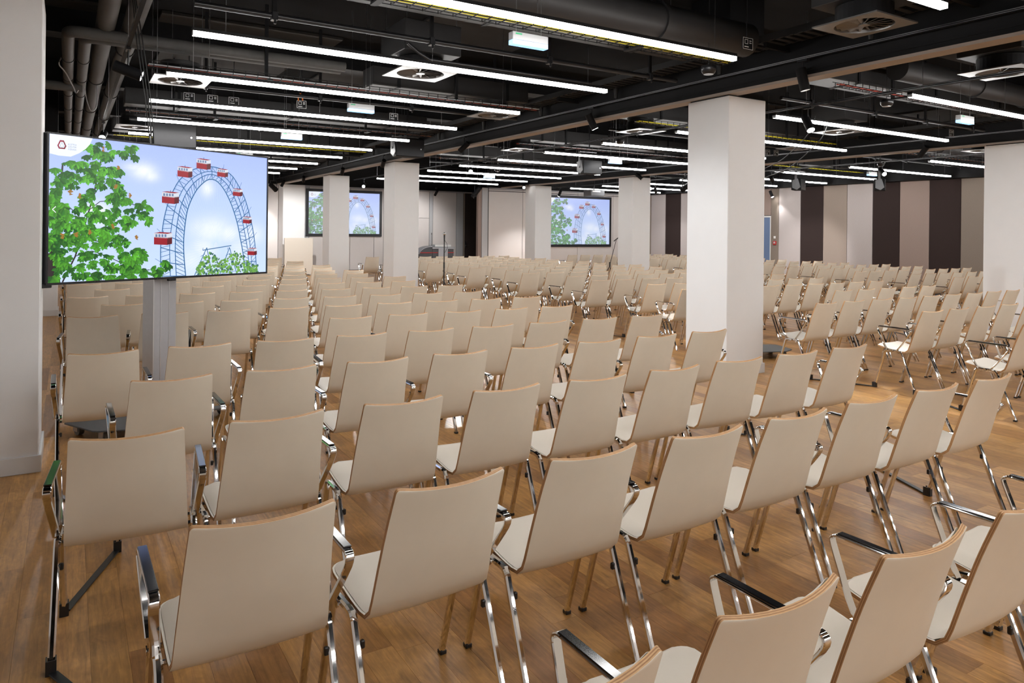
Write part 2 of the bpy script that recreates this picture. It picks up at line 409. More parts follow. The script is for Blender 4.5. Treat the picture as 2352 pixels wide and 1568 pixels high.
def s_samples(a, b, n, r0, r1):
    base = [a + (b-a)*i/n for i in range(n+1)]
    ex = [a + r0*k for k in (.03, .12, .3, .6, 1)] if r0 else []
    ex += [b - r1*k for k in (.03, .12, .3, .6, 1)] if r1 else []
    base = [s for s in base if not (r0 and a < s < a + r0*1.05) and not (r1 and b - r1*1.05 < s < b)]
    return sorted(set(round(s, 5) for s in base + ex))
def make_shell(n):
    ss = s_samples(0, STOT, n, .010, .055); th = .0135; b = MB()
    LAY = 5
    grids = [shell_grid(ss, 0, .010, .055, -th*k/LAY) for k in range(LAY+1)]
    ids = []
    for li, g in enumerate(grids):
        if li in (0, LAY): ids.append([b.ring(r) for r in g])
        else:
            ids.append([[b.ring([r[0]])[0]] + [None]*(NV-1) + [b.ring([r[-1]])[0]] if 0 < i < len(g)-1 else b.ring(r) for i, r in enumerate(g)])
    F, Bk = ids[0], ids[LAY]; m = len(ss)
    for i in range(m-1):
        for k in range(NV):
            b.face((F[i][k], F[i+1][k], F[i+1][k+1], F[i][k+1]), 0); b.face((Bk[i][k], Bk[i][k+1], Bk[i+1][k+1], Bk[i+1][k]), 0)
    for l in range(LAY):
        mi = 1 if l % 2 == 0 else 2
        A, B_ = ids[l], ids[l+1]
        for i in range(m-1):
            for k in (0, NV): b.face((A[i][k], A[i+1][k], B_[i+1][k], B_[i][k]), mi)
        for k in range(NV):
            for i in (0, m-1): b.face((A[i][k], A[i][k+1], B_[i][k+1], B_[i][k]), mi)
    return b
def make_pad(n):
    b = MB(); ss = s_samples(.012, STOT-.006, n, .02, .05)
    def top(s, v):
        e = min(1, min(s - ss[0], ss[-1] - s, (1-abs(v))*.21) / .016)
        base = .0155 if s > .40 else .009 + .0065*max(0, (s-.25)/.15)
        return .002 + base * math.sqrt(max(0, 1-(1-max(0, e))**2))
    g0 = shell_grid(ss, .008, .02, .05, .0008); g1 = shell_grid(ss, .008, .02, .05, top)
    I0 = [b.ring(r) for r in g0]; I1 = [b.ring(r) for r in g1]; m = len(ss)
    for i in range(m-1):
        for k in range(NV): b.face((I1[i][k], I1[i+1][k], I1[i+1][k+1], I1[i][k+1])); 
        for k in (0, NV): b.face((I0[i][k], I0[i+1][k], I1[i+1][k], I1[i][k]))
    for k in range(NV):
        for i in (0, m-1): b.face((I0[i][k], I0[i][k+1], I1[i][k+1], I1[i][k]))
    return b
def rear_path(s, x=.244): return [(s*x, .235, .424), (s*x, .205, .420), (s*x, .188, .402), (s*x, .030, .014)]
def front_path(s, x=.244): return [(s*x, .325, .424), (s*x, .352, .420), (s*x, .366, .402), (s*x, .482, .014)]
def leg_mb(s, rear): return MB().strip(rear_path(s) if rear else front_path(s), .0245, .0245, ch=.25)
def cap_mb(s, rear):
    y = .030 if rear else .482
    return MB().box(s*.244-.0135, s*.244+.0135, y-.0145, y+.0145, 0, .015)
def rail_mb(s): return MB().strip([(s*.244, .235, .424), (s*.244, .325, .424)], .0245, .0245, ch=.25).cyl((s*.244, .28, .424), (s*.266, .28, .424), .006, n=8).cyl((s*.264, .28, .424), (s*.268, .28, .424), .014, n=10)
def cross_mb():
    return MB().cyl((-.235, .235, .402), (.235, .235, .402), .009, n=8).cyl((-.235, .325, .405), (.235, .325, .405), .009, n=8)
def bump_mb(s):
    return MB().box(s*.244 - (.025 if s > 0 else -.011), s*.244 - (.011 if s > 0 else -.025), .153, .168, .324, .350)
def arm_mb(s):
    pts = catmull([(s*.251, .34, .430), (s*.256, .375, .49), (s*.262, .405, .56), (s*.268, .438, .635), (s*.268, .440, .655), (s*.268, .425, .667), (s*.268, .40, .669), (s*.268, .25, .668), (s*.268, .105, .667), (s*.268, .082, .664), (s*.268, .072, .650), (s*.267, .085, .62), (s*.260, .135, .55), (s*.254, .19, .48), (s*.251, .232, .430)], 2)
    return MB().strip(pts, .029, .010, ch=.3)
def armpad_mb(s): return MB().box(s*.268-.0135, s*.268+.0135, .095, .415, .673, .679)
CM = {}
SH = ['laminate', 'ply_light', 'ply_dark']
CM['shell'] = make_shell(22).mesh('shell', SH, smooth=35); CM['pad'] = make_pad(20).mesh('upholstery', ['leather'], smooth=50)
for s in (-1, 1):
    for rr in (0, 1):
        CM['leg', s, rr] = leg_mb(s, rr).mesh('leg', ['chrome'], smooth=30)
        CM['cap', s, rr] = cap_mb(s, rr).mesh('foot_cap', ['black_plastic'], bevel=.002)
    CM['rail', s] = rail_mb(s).mesh('side_rail', ['chrome'], smooth=30)
    CM['bump', s] = bump_mb(s).mesh('bumper', ['black_plastic'], bevel=.003)
    CM['arm', s] = arm_mb(s).mesh('armrest', ['chrome'], smooth=40)
    CM['armpad', s] = armpad_mb(s).mesh('arm_pad', ['arm_pad'], bevel=.0015)
CM['cross'] = cross_mb().mesh('cross_bar', ['chrome'], smooth=40)
def merged(arms, lod):
    # one mesh for far chairs: shell, pad, frame
    b = MB(); order = ['laminate', 'ply_light', 'ply_dark', 'leather', 'chrome', 'black_plastic', 'arm_pad']
    def add(src, mp):
        o = len(b.v); b.v += src.v; b.f += [[i+o for i in f] for f in src.f]; b.m += [mp[i] for i in src.m]
    add(make_shell(8), [0, 1, 2]); add(make_pad(6), [3])
    for s in (-1, 1):
        add(rail_mb(s), [4])
        for rr in (0, 1): add(leg_mb(s, rr), [4]); add(cap_mb(s, rr), [5])
    for s in arms: add(arm_mb(s), [4]); add(armpad_mb(s), [6])
    return b, order
FAR = {}
for arms in ((), (-1,), (1,), (-1, 1)):
    b, order = merged(arms, 1); FAR[arms] = (b, b.mesh('chair', order, smooth=40))

PX, PY = .553, 1.044
def rowY(k): return [1.024, 2.045, 3.10, 4.15, 5.21, 6.28, 7.325, 8.31, 9.36][k] if k < 9 else 9.36 + 1.045*(k-8)
BLOCKS = {  # name: (even start, odd start, first row, last row)
    'A': (.200, .478, 0, 18), 'B': (7.47, 7.735, 2, 18), 'C': (14.60, 14.87, 4, 18)}
SPEC_ROT = {('A', 2, 0): -5, ('A', 4, 2): -5, ('A', 6, 0): -5, ('A', 1, 1): 3, ('A', 2, 1): 2, ('A', 2, 6): -3}
chairs = []
for bn, (e0, o0, k0, k1) in BLOCKS.items():
    for k in range(k0, k1+1):
        n = 9 if k % 2 == 0 else 8
        x0 = e0 if k % 2 == 0 else o0
        for j in range(n):
            X = x0 + PX*1.022*j if bn == 'A' else x0 + PX*j
            if bn == 'A' and k == 0 and (j < 1 or j > 6): continue
            if bn == 'A' and k == 5 and j < 3: continue
            if bn == 'C' and k == 14 and j == 0: continue
            if bn == 'B' and k == 5 and j < 3: continue
            rz = R(SPEC_ROT.get((bn, k, j), rnd.uniform(-1.0, 1.0)))
            arms = []
            if j == 0: arms.append(-1)
            if bn == 'A' and (k == 0 or (k in (1, 3) and j < 3) or (k in (2, 4, 6) and j < 2) or rnd.random() < .42) or bn != 'A' and rnd.random() < .55 or j == n-1: arms.append(1)
            if bn == 'A' and k == 0 and j == 1: arms = [-1, 1]
            chairs.append(dict(b=bn, k=k, j=j, n=n, x=X + rnd.uniform(-.006, .006), y=rowY(k) + rnd.uniform(-.01, .01), rz=rz, arms=tuple(sorted(set(arms)))))
def pix(x, y, z):
    c, s = .85206, .52344
    xr = x*c - y*s; d = x*s + y*c
    return (1176 + xr/d*1660, 531 - (z-1.65)/d*1660 + xr/d*1660*.0109, d)
def in_view(c):
    u0, v0, d = pix(c['x'], c['y'] + .1, .87); u1, v1, d1 = pix(c['x'], c['y'] + .1, 0)
    if d < .5 or u0 < -260 or u0 > 2600 or v0 > 1640: return False
    hw = .2/d*1660
    # wholly behind the big screen or a nearer column
    if c['y'] > 7.4 and u0 - hw > 112 and u0 + hw < 612 and v1 < 655: return False
    for cx0, cx1, cy in ((1580, 1752, 6.4), (883, 961, 16.4), (742, 802, 21.4), (2262, 2600, 6.5), (1421, 1488, 16.4)):
        if c['y'] > cy and u0 - hw > cx0 and u0 + hw < cx1: return False
    if c['b'] == 'A' and c['k'] > 7 and u0 < 600 and v0 < 650: return False
    return True
for c in chairs: c['d'] = pix(c['x'], c['y'], .5)[2]; c['vis'] = in_view(c)
vis = sorted([c for c in chairs if c['vis']], key=lambda c: c['d'])
single, rest = vis[:300], vis[300:] + [c for c in chairs if not c['vis']]
BNAME = {'A': 'block by the screen stand', 'B': 'middle block', 'C': 'block by the striped wall'}
def place(c):
    k0 = BLOCKS[c['b']][2]
    armtxt = {(): '', (-1,): ' with left armrest', (1,): ' with right armrest', (-1, 1): ' with two armrests'}[c['arms']]
    seat = 'at the left end' if c['j'] == 0 else 'at the right end' if c['j'] == c['n']-1 else ORD[c['j']] + ' seat'
    label = f"cream chair{armtxt}, {ORD[c['k']-k0]} row, {seat}, {BNAME[c['b']]}"
    group = 'cream shell chairs in staggered rows'
    T = Matrix.Translation((c['x'], c['y'], 0)) @ Matrix.Rotation(c['rz'], 4, 'Z')
    if c['d'] > 12.5:
        o = obj('conference_chair', FAR[c['arms']][1]); o.matrix_world = T
        return tag(o, label, 'chair', group)
    t = thing('conference_chair', label, 'chair', (c['x'], c['y'], 0), c['rz'], group)
    obj('shell', CM['shell'], t)['label'] = 'cream laminated plywood shell with visible ply edge'
    obj('upholstery', CM['pad'], t)
    obj('cross_bar', CM['cross'], t)
    for s in (-1, 1):
        obj('side_rail', CM['rail', s], t)
        for rr in (0, 1):
            l = obj('leg', CM['leg', s, rr], t)
            if c['d'] < 9:
                obj('foot_cap', CM['cap', s, rr], l)
                if rr: obj('bumper', CM['bump', s], l)
    for s in c['arms']:
        a = obj('armrest', CM['arm', s], t)
        if c['d'] < 9: obj('arm_pad', CM['armpad', s], a)
    return t
for c in single: place(c)
sv, sf, sm = [], [], []
for c in rest:
    T = Matrix.Translation((c['x'], c['y'], 0)) @ Matrix.Rotation(c['rz'], 4, 'Z')
    src = FAR[c['arms']][0]; o = len(sv)
    sv += [tuple(T @ Vector(p)) for p in src.v]; sf += [[i+o for i in f] for f in src.f]; sm += src.m
if rest:
    me = bpy.data.meshes.new('distant_chair_rows'); me.from_pydata(sv, [], sf)
    for kk in order: me.materials.append(MATS[kk])
    me.polygons.foreach_set('material_index', sm)
    tag(obj('distant_chair_rows', me), 'farthest rows of cream chairs towards the stage wall', 'chairs', kind='stuff')
# row spacer bars along the aisles
chair_at = {(c['b'], c['k'], c['j']): c for c in chairs}
def foot(c, s, y):
    p = Matrix.Rotation(c['rz'], 4, 'Z') @ Vector((s*.244, y, 0)); return Vector((c['x'], c['y'], 0)) + p
for bn, (e0, o0, k0, k1) in BLOCKS.items():
    for k in range(k0, min(k1, 11)):
        for s in (-1, 1):
            n0 = 9 if k % 2 == 0 else 8; n1 = 17 - n0
            a = chair_at.get((bn, k, 0 if s < 0 else n0-1)); b_ = chair_at.get((bn, k+1, 0 if s < 0 else n1-1))
            if not a or not b_: continue
            if a['d'] > 12: continue
            if bn == 'C' or a not in single or b_ not in single: continue
            p, q = foot(a, s, .482), foot(b_, s, .030)
            t = thing('row_spacer', f"black floor bar tying {ORD[k-k0]} and {ORD[k-k0+1]} rows, {'left' if s < 0 else 'right'} end, {BNAME[bn]}", 'spacer bar', tuple(p), group='black spacer bars between chair rows')
            v = q - p; off = v.normalized()*.02
            MB().strip([off + Vector((0, 0, .008)), v - off + Vector((0, 0, .008))], .032, .007, ax=v.normalized().cross(Vector((0, 0, 1)))).build('bar', ['black_plastic'], t)
            for cc in (Vector((0, 0, 0)), v):
                e = .0175
                bb = MB().box(cc.x-e, cc.x-.0128, cc.y-.02, cc.y+.02, 0, .055).box(cc.x+.0128, cc.x+e, cc.y-.02, cc.y+.02, 0, .055).box(cc.x-.0128, cc.x+.0128, cc.y-.022, cc.y-.0145, 0, .055)
                bb.build('foot_clip', ['black_plastic'], t)

# ------------------------------------------------------------------ linear lights
BX = [(.844, 5.135), (8.09, 12.43), (15.52, 19.92)]
BY = [[4.535 + 1.838*i for i in range(-9, 12)], [4.614 + 1.842*i for i in range(-9, 10)], [4.75 + 1.836*i for i in range(-9, 10)]]  # rows behind the camera continue the grid unseen, added to light the chair backs
BARZ = 3.232
def bar_meshes(L):
    glow = MB(); w_, h_ = .028, .017
    glow.loft([[(x, -w_, -h_), (x, w_, -h_), (x, w_, h_), (x, -w_, h_)] for x in (.004, L-.004)], 0)
    hous = MB(); hous.box(0, L, -w_-.002, w_+.002, h_, h_+.028)
    ends = MB(); ends.box(0, .004, -w_, w_, -h_-.002, h_); ends.box(L-.004, L, -w_, w_, -h_-.002, h_)
    wires = MB().cyl((0, 0, h_+.028), (0, 0, ZC-BARZ-.042), .0022, n=5)
    return [glow.mesh('diffuser', ['bar_glow']), hous.mesh('housing', ['black_metal']), ends.mesh('end_cap', ['alu']), wires.mesh('suspension_wire', ['steel'])]
RN = ['over the screen-stand seating', 'over the middle seating block', 'over the seating by the striped wall']
for bi, (x0, x1) in enumerate(BX):
    ms = bar_meshes(x1 - x0); n = len(BY[bi])
    for i, y in enumerate(BY[bi]):
        if bi == 0 and y > 26 or bi > 0 and y > 22.8: continue
        t = thing('linear_light', f"glowing strip light {RN[bi]}, {ORD[i]} from the back wall", 'lamp', (x0, y, BARZ), group='suspended strip lights')
        for nm, me in zip(('diffuser', 'housing', 'end_cap'), ms): obj(nm, me, t)
        for f in (.06, .5, .94): obj('suspension_wire', ms[3], t, ((x1-x0)*f, 0, 0))

# ------------------------------------------------------------------ the picture shown on the screens
def build_picture():
    W_, H_ = 1.0, .5625
    V, F, C = [], [], []
    def poly(pts, col, z, grad=None):
        b = len(V)
        for k, (u, v) in enumerate(pts): V.append((u*W_, z, v*H_)); C.append((*(grad[k] if grad else col), 1))
        F.append(list(range(b, b+len(pts))))
    def line(pts, w_, col, z):
        for (a, c) in zip(pts, pts[1:]):
            du, dv = (c[0]-a[0])*W_, (c[1]-a[1])*H_; l = math.hypot(du, dv) or 1
            nu, nv = -dv/l*w_/2/W_, du/l*w_/2/H_
            poly([(a[0]-nu, a[1]-nv), (a[0]+nu, a[1]+nv), (c[0]+nu, c[1]+nv), (c[0]-nu, c[1]-nv)], col, z)
    rr = random.Random(3)
    clouds = [(.335, .82, .045, .03, .7), (.37, .80, .05, .055, .9), (.40, .77, .035, .04, .8), (.18, .49, .05, .06, .9), (.21, .43, .05, .05, .6), (.67, .70, .03, .06, .8), (.70, .36, .09, .10, .85), (.63, .38, .05, .08, .5), (.78, .34, .06, .07, .8), (.66, .22, .06, .09, .7), (.92, .33, .06, .08, .6), (.60, .12, .06, .10, .5), (.85, .2, .06, .1, .5)]
    NX, NY = 96, 54
    b0 = len(V)
    for j in range(NY+1):
        for i in range(NX+1):
            u, v = i/NX, j/NY
            base = Vector((.40, .52, .97)).lerp(Vector((.58, .72, 1.0)), 1-v)
            base = base.lerp(Vector((.33, .42, .94)), max(0, v-.6)*.9)
            cl = 0
            for (cu, cv, su, sv, a) in clouds:
                q = ((u-cu)/su)**2 + ((v-cv)/sv)**2
                cl = max(cl, a*math.exp(-q*.9)*(.85+.3*rr.random()*.5))
            c = base.lerp(Vector((.93, .95, 1.0)), min(1, cl))
            V.append((u*W_, 0, v*H_)); C.append((*c, 1))
    for j in range(NY):
        for i in range(NX):
            a = b0 + j*(NX+1)+i; F.append([a, a+1, a+NX+2, a+NX+1])
    D = -.0008
    # wheel: two rims with lattice
    outer = [(.449,.007),(.448,.122),(.448,.253),(.455,.368),(.464,.467),(.482,.584),(.504,.67),(.534,.757),(.585,.831),(.639,.869),(.699,.88),(.75,.863),(.797,.824),(.833,.747),(.87,.642),(.902,.488),(.925,.331),(.936,.192),(.943,.024)]
    inner = [(.566,.0),(.557,.159),(.555,.286),(.563,.438),(.577,.549),(.608,.663),(.64,.731),(.672,.772),(.7,.777),(.728,.754),(.763,.686),(.799,.573),(.83,.43),(.849,.294),(.865,.166),(.876,.029)]
    def resample(P, n):
        P = [Vector((a, b_*.5625)) for a, b_ in P]; P = catmull([(p.x, p.y, 0) for p in P], 6); S = [0]
        for a, b_ in zip(P, P[1:]): S.append(S[-1]+(b_-a).length)
        out = []; k = 0
        for i in range(n):
            s = S[-1]*i/(n-1)
            while k < len(S)-2 and S[k+1] < s: k += 1
            t = (s-S[k])/(S[k+1]-S[k]); p = P[k].lerp(P[k+1], t); out.append((p.x, p.y/.5625))
        return out
    N_ = 60; O, I = resample(outer, N_), resample(inner, N_)
    mid = lambda t: [(o[0]+(i_[0]-o[0])*t, o[1]+(i_[1]-o[1])*t) for o, i_ in zip(O, I)]
    steel_c, pale = (.03, .13, .30), (.25, .45, .72)
    hub = (.72, .22)
    for k in range(0, N_, 1):
        q = I[k]; line([q, (hub[0]+(q[0]-hub[0])*.08, hub[1]+(q[1]-hub[1])*.08)], .0007, (.55, .72, .95), D*2)
    M1, M2 = mid(.38), mid(.62)
    for P_, wd, cc in ((O, .0044, steel_c), (M1, .0036, steel_c), (M2, .0040, steel_c), (I, .0050, steel_c), (mid(.06), .0012, pale), (mid(.94), .0014, (.45, .65, .9))): line(P_, wd, cc, D*4)
    for k in range(0, N_-1, 1):
        if k % 3 == 0: line([O[k], I[k]], .0036, steel_c, D*3)
        line([O[k], M1[k+1]], .0022, steel_c, D*3); line([M2[k+1], I[k]], .0024, steel_c, D*3)
        if k % 2: line([M1[k], M2[k+1]], .0012, pale, D*3)
    for k in range(3, N_-3, 6):
        o = O[k]; i_ = I[k]; dx, dy = o[0]-i_[0], o[1]-i_[1]
        line([o, (o[0]+dx*.22, o[1]+dy*.22+.02)], .0016, steel_c, D*3)
    # towers
    for x0, x1 in ((.64, .67), (.77, .79)):
        line([(x0-.03, 0), (x1, .22)], .004, (.05, .16, .32), D*3); line([(x0+.06, 0), (x1, .22)], .004, (.05, .16, .32), D*3)
        for k in range(5): line([(x0-.024+.008*k, .05*k), (x0+.052-.01*k, .05*k+.02)], .002, (.05, .16, .32), D*3)
    line([(.65, .2), (.80, .235)], .004, (.05, .16, .32), D*3)
    # cabins
    for (cu, cv, f) in ((.557,.82,1),(.649,.896,1),(.748,.838,.8),(.49,.612,1.1),(.458,.296,1.15),(.831,.684,.75),(.887,.452,.7),(.917,.181,.75)):
        w_, h_ = .036*f, .052*f; z = D*6
        line([(cu, cv+h_*.6), (cu, cv+h_)], .003, steel_c, z)
        red, dk = (.30, .004, .016), (.10, .002, .01)
        poly([(cu-w_, cv-h_*.75), (cu+w_*.45, cv-h_*.85), (cu+w_*.45, cv+h_*.1), (cu-w_, cv+h_*.2)], red, z)
        poly([(cu+w_*.45, cv-h_*.85), (cu+w_, cv-h_*.7), (cu+w_, cv+h_*.2), (cu+w_*.45, cv+h_*.1)], dk, z)
        poly([(cu-w_, cv+h_*.1), (cu+w_*.45, cv+h_*0), (cu+w_*.45, cv+h_*.62), (cu-w_, cv+h_*.72)], (.62, .64, .72), z)
        poly([(cu+w_*.45, cv), (cu+w_, cv+h_*.12), (cu+w_, cv+h_*.75), (cu+w_*.45, cv+h_*.62)], (.65, .68, .76), z)
        for q in range(4):
            a = cu-w_*.85+q*w_*.33; poly([(a, cv+h_*.2), (a+w_*.2, cv+h_*.18), (a+w_*.2, cv+h_*.52), (a, cv+h_*.54)], (.12, .2, .36), z*1.1)
        poly([(cu-w_*1.03, cv+h_*.7), (cu+w_*.48, cv+h_*.6), (cu+w_*1.03, cv+h_*.74), (cu-w_*.4, cv+h_*.82)], red, z*1.15)
    # shrubs below the wheel
    for k in range(420):
        u = rr.uniform(.62, .95); top = .16 + .03*math.sin(u*40) - max(0, u-.86)*1.2 - max(0, .68-u)*1.6
        v = rr.uniform(-.0, max(.01, top)); s = rr.uniform(.004, .010); a = rr.uniform(0, 6.3)
        g = rr.uniform(.35, 1); c = (.14*g+.06, .42*g+.08, .05*g+.03) if rr.random() < .75 else (.03, .12, .10)
        poly([(u+s*math.cos(a+q*1.257)*rr.uniform(.6, 1.1), max(0, v+s*1.7*math.sin(a+q*1.257)*rr.uniform(.6, 1.1))) for q in range(5)], c, D*7)
    # chestnut tree
    dk = (.022, .014, .016)
    tr = [(.0, .0), (.045, .0), (.034, .16), (.030, .28), (.037, .40), (.036, .44), (.045, .616), (.052, .808), (.046, .81), (.034, .60), (.024, .43), (.021, .29), (.006, .2), (.0, .2)]
    poly(tr, dk, D*5); poly([(.030, .30), (.036, .40), (.033, .44), (.028, .33)], (.35, .33, .36), D*5.5)
    line([(.052, 0), (.098, .175), (.133, .399), (.164, .598), (.182, .752), (.2, .93)], .006, dk, D*5)
    for ln in ([(.164, .598), (.183, .653), (.24, .729)], [(.15, .5), (.19, .56), (.25, .57)], [(.133, .399), (.10, .47), (.07, .52)], [(.12, .3), (.2, .27), (.27, .33)], [(.098, .175), (.16, .21), (.22, .17), (.30, .10)], [(.2, .1), (.3, .05), (.4, .06)], [(.25, .57), (.32, .55), (.37, .52)], [(.2, .45), (.26, .47), (.30, .43)]):
        line(ln, .003, dk, D*5)
    L_ = [(.153,.938),(.221,.904),(.287,.955),(.114,.743),(.137,.829),(.249,.777),(.18,.721),(.062,.707),(.053,.846),(.008,.62),(.139,.596),(.241,.605),(.322,.572),(.379,.504),(.051,.544),(.123,.534),(.084,.398),(.191,.478),(.251,.481),(.305,.421),(.007,.294),(.104,.376),(.175,.355),(.248,.341),(.192,.263),(.271,.271),(.085,.264),(.335,.206),(.139,.189),(.219,.155),(.294,.113),(.416,.066),(.465,.063),(.063,.139),(.017,.033),(.169,.066),(.233,.054),(.322,.048),(.214,.787),(.267,.67),(.025,.484),(.037,.411),(.06,.33),(.13,.30),(.03,.2),(.1,.1),(.29,.17),(.36,.11),(.15,.43),(.22,.40)]
    def leaf(u, v, s, a, col):
        for q in range(5):
            b_ = a + (q-2)*.5; ln = s*(1-.13*abs(q-2))*rr.uniform(.85, 1.15); wd = ln*.21
            t = (math.sin(b_), -math.cos(b_)); nrm = (t[1], -t[0])
            P_ = [(0, 0), (.35, -.55), (.72, -1), (1, 0), (.72, 1), (.35, .55)]
            g = rr.uniform(.72, 1.2); cc = tuple(min(1, c*g) for c in col)
            dkc = tuple(c*.55 for c in cc)
            pts = [(min(1, max(0, u+(t[0]*x*ln+nrm[0]*y*wd))), min(1, max(0, v+(t[1]*x*ln+nrm[1]*y*wd)*1.78))) for x, y in P_]
            poly(pts, cc, D*rr.uniform(7, 10), [dkc, cc, cc, cc, dkc, dkc])
    for (u, v) in L_:
        nn = 6 if u > .36 else 10
        for k in range(nn):
            uu, vv = u+rr.gauss(0, .020), v+rr.gauss(0, .032)
            if uu < .15 and vv > .84 and uu < .13: continue
            s = rr.uniform(.016, .042); g = rr.random()**1.4
            leaf(min(.995, max(.0, uu)), min(.99, max(.01, vv)), s, rr.gauss(0, .45), (.006+.11*g, .10+.40*g, .010+.02*g))
    for (u, v) in ((.075, .60), (.11, .58), (.26, .80), (.20, .92), (.24, .37), (.05, .30), (.10, .31), (.31, .60), (.25, .66), (.15, .33), (.34, .29)):
        for k in range(10): poly([(u+rr.gauss(0, .004)+.004*math.cos(q*1.57), min(.99, v+.03*k/10+.007*math.sin(q*1.57))) for q in range(4)], (.32, .16, .03), D*11)
    # white corner with emblem, lettering added separately
    poly([(0, 1), (.157, 1), (.147, .956), (.132, .923), (.108, .888), (.076, .858), (.033, .858), (0, .868)], (.80, .86, .98), D*12)
    hexo = [(.036, .964), (.050, .964), (.0595, .926), (.054, .905), (.032, .905), (.0265, .926)]
    c0 = (.043, .931)
    for a, b_ in zip(hexo, hexo[1:]+hexo[:1]):
        ia = tuple(c0[q]+(a[q]-c0[q])*.66 for q in (0, 1)); ib = tuple(c0[q]+(b_[q]-c0[q])*.66 for q in (0, 1))
        poly([a, b_, ib, ia], (.20, .004, .02) if a[0] > .04 else (.28, .01, .04), D*14)
    drop = [(.043, .95), (.049, .926), (.0475, .917), (.0385, .917), (.037, .926), (.043, .95)]
    line(drop, .0012, (.30, .33, .42), D*14)
    line([(.024, .514), (.012, .494), (.024, .473)], .0028, (.95, .96, 1), D*14)
    # lettering
    for txt, v in (('AUSTRIA', .9355), ('CENTER', .9185), ('VIENNA', .9015)):
        cu = bpy.data.curves.new('lettering', 'FONT'); cu.body = txt; cu.size = .0098; cu.space_character = 1.18
        o = bpy.data.objects.new('lettering', cu); COL.objects.link(o)
        dg = bpy.context.evaluated_depsgraph_get(); me = o.evaluated_get(dg).to_mesh()
        b = len(V); xm = max([p.co.x for p in me.vertices] or [1])
        for p in me.vertices: V.append((.065 + p.co.x*(.031/xm), D*14, v*H_ + p.co.y)); C.append((.22, .25, .36, 1))
        for p in me.polygons: F.append([b+q for q in p.vertices])
        o.evaluated_get(dg).to_mesh_clear(); bpy.data.objects.remove(o, do_unlink=True)
    me = bpy.data.meshes.new('screen_picture'); me.from_pydata(V, [], F); me.materials.append(MATS['picture_bright'])
    at = me.color_attributes.new('Col', 'FLOAT_COLOR', 'POINT')
    at.data.foreach_set('color', [q for c in C for q in c])
    return me
PIC = build_picture()
def picture(parent, w_, h_, x0, y, z0, m):
    o = obj('screen_picture', PIC, parent, (x0, y, z0)); o.scale = (w_, 1, h_/.5625)
    o.material_slots[0].link = 'OBJECT'; o.material_slots[0].material = MATS[m]
    return o

# ------------------------------------------------------------------ big display on a wheeled stand
def caster(parent, x, y):
    c = MB().cyl((x, y, .075), (x, y, .105), .012, n=8).box(x-.028, x-.022, y-.03, y+.03, .03, .085).box(x+.022, x+.028, y-.03, y+.03, .03, .085).box(x-.028, x+.028, y-.02, y+.03, .078, .085).build('caster', ['steel'], parent)
    MB().cyl((x-.02, y-.008, .040), (x+.02, y-.008, .040), .040, n=20).build('wheel', ['rubber_grey'], c, smooth=30)
    return c
tv = thing('display_stand', 'large lit flat screen on a grey post with wheeled base among the chairs', 'screen', (.731, 6.56, 0), R(27.1))
TW, TH, TZ = 1.945, 1.095, 1.228
hous = MB().box(-TW/2, TW/2, .0, .055, TZ, TZ+TH).build('housing', ['bezel'], tv, bevel=.004)
fr = MB(); f = .013
fr.box(-TW/2, TW/2, -.008, 0, TZ, TZ+f*1.3).box(-TW/2, TW/2, -.008, 0, TZ+TH-f, TZ+TH).box(-TW/2, -TW/2+f, -.008, 0, TZ+f, TZ+TH-f).box(TW/2-f, TW/2, -.008, 0, TZ+f, TZ+TH-f)
fr.build('bezel_frame', ['bezel'], tv)
MB().box(-.035, .035, -.014, .01, TZ-.018, TZ+.002).build('sensor_strip', ['bezel'], hous, bevel=.003)
picture(tv, TW-2*f, TH-2.3*f, -TW/2+f, -.001, TZ+1.3*f, 'picture_bright')
MB().box(-TW/2-.03, -TW/2+.05, .01, .06, TZ-.02, TZ+.015).cyl((-TW/2-.045, .035, TZ+.0), (-TW/2-.02, .035, TZ+.0), .016, n=10).build('side_bracket', ['bezel'], tv, bevel=.004)
po = MB().box(-.105, .105, .085, .20, .11, 2.05).build('post', ['silver_paint'], tv, bevel=.006)
MB().box(-.112, -.105, .07, .215, .11, 2.05).box(-.04, -.035, .0825, .085, .12, 2.0).box(.035, .04, .0825, .085, .12, 2.0).build('post_trim', ['alu'], po)
MB().box(-.35, .35, .055, .085, 1.5, 2.05).build('mount_plate', ['black_metal'], tv)
bp_ = MB(); out = [(-.62, .02), (-.60, -.02), (-.45, -.16), (.45, -.16), (.60, -.02), (.62, .02), (.62, .42), (.56, .48), (-.56, .48), (-.62, .42)]
bp_.loft([[(x, y, z) for x, y in out] for z in (.098, .11)]); bp_.build('base_plate', ['grey_plate'], tv, bevel=.002)
for x, y in ((-.52, .04), (.52, .04), (-.52, .40), (.52, .40)): caster(tv, x, y)
st = thing('stand_base', 'grey wheeled base with post standing behind the big near column', 'stand', (7.72, 6.60, 0), R(-20))
MB().loft([[(x*1.05, y*.9-.1, z) for x, y in out] for z in (.098, .11)]).build('base_plate', ['grey_plate'], st, bevel=.002)
MB().box(-.30, -.12, .0, .10, .11, 2.0).build('post', ['silver_paint'], st, bevel=.006)
for x, y in ((-.54, -.06), (.54, -.06), (-.54, .26), (.54, .26)): caster(st, x, y)

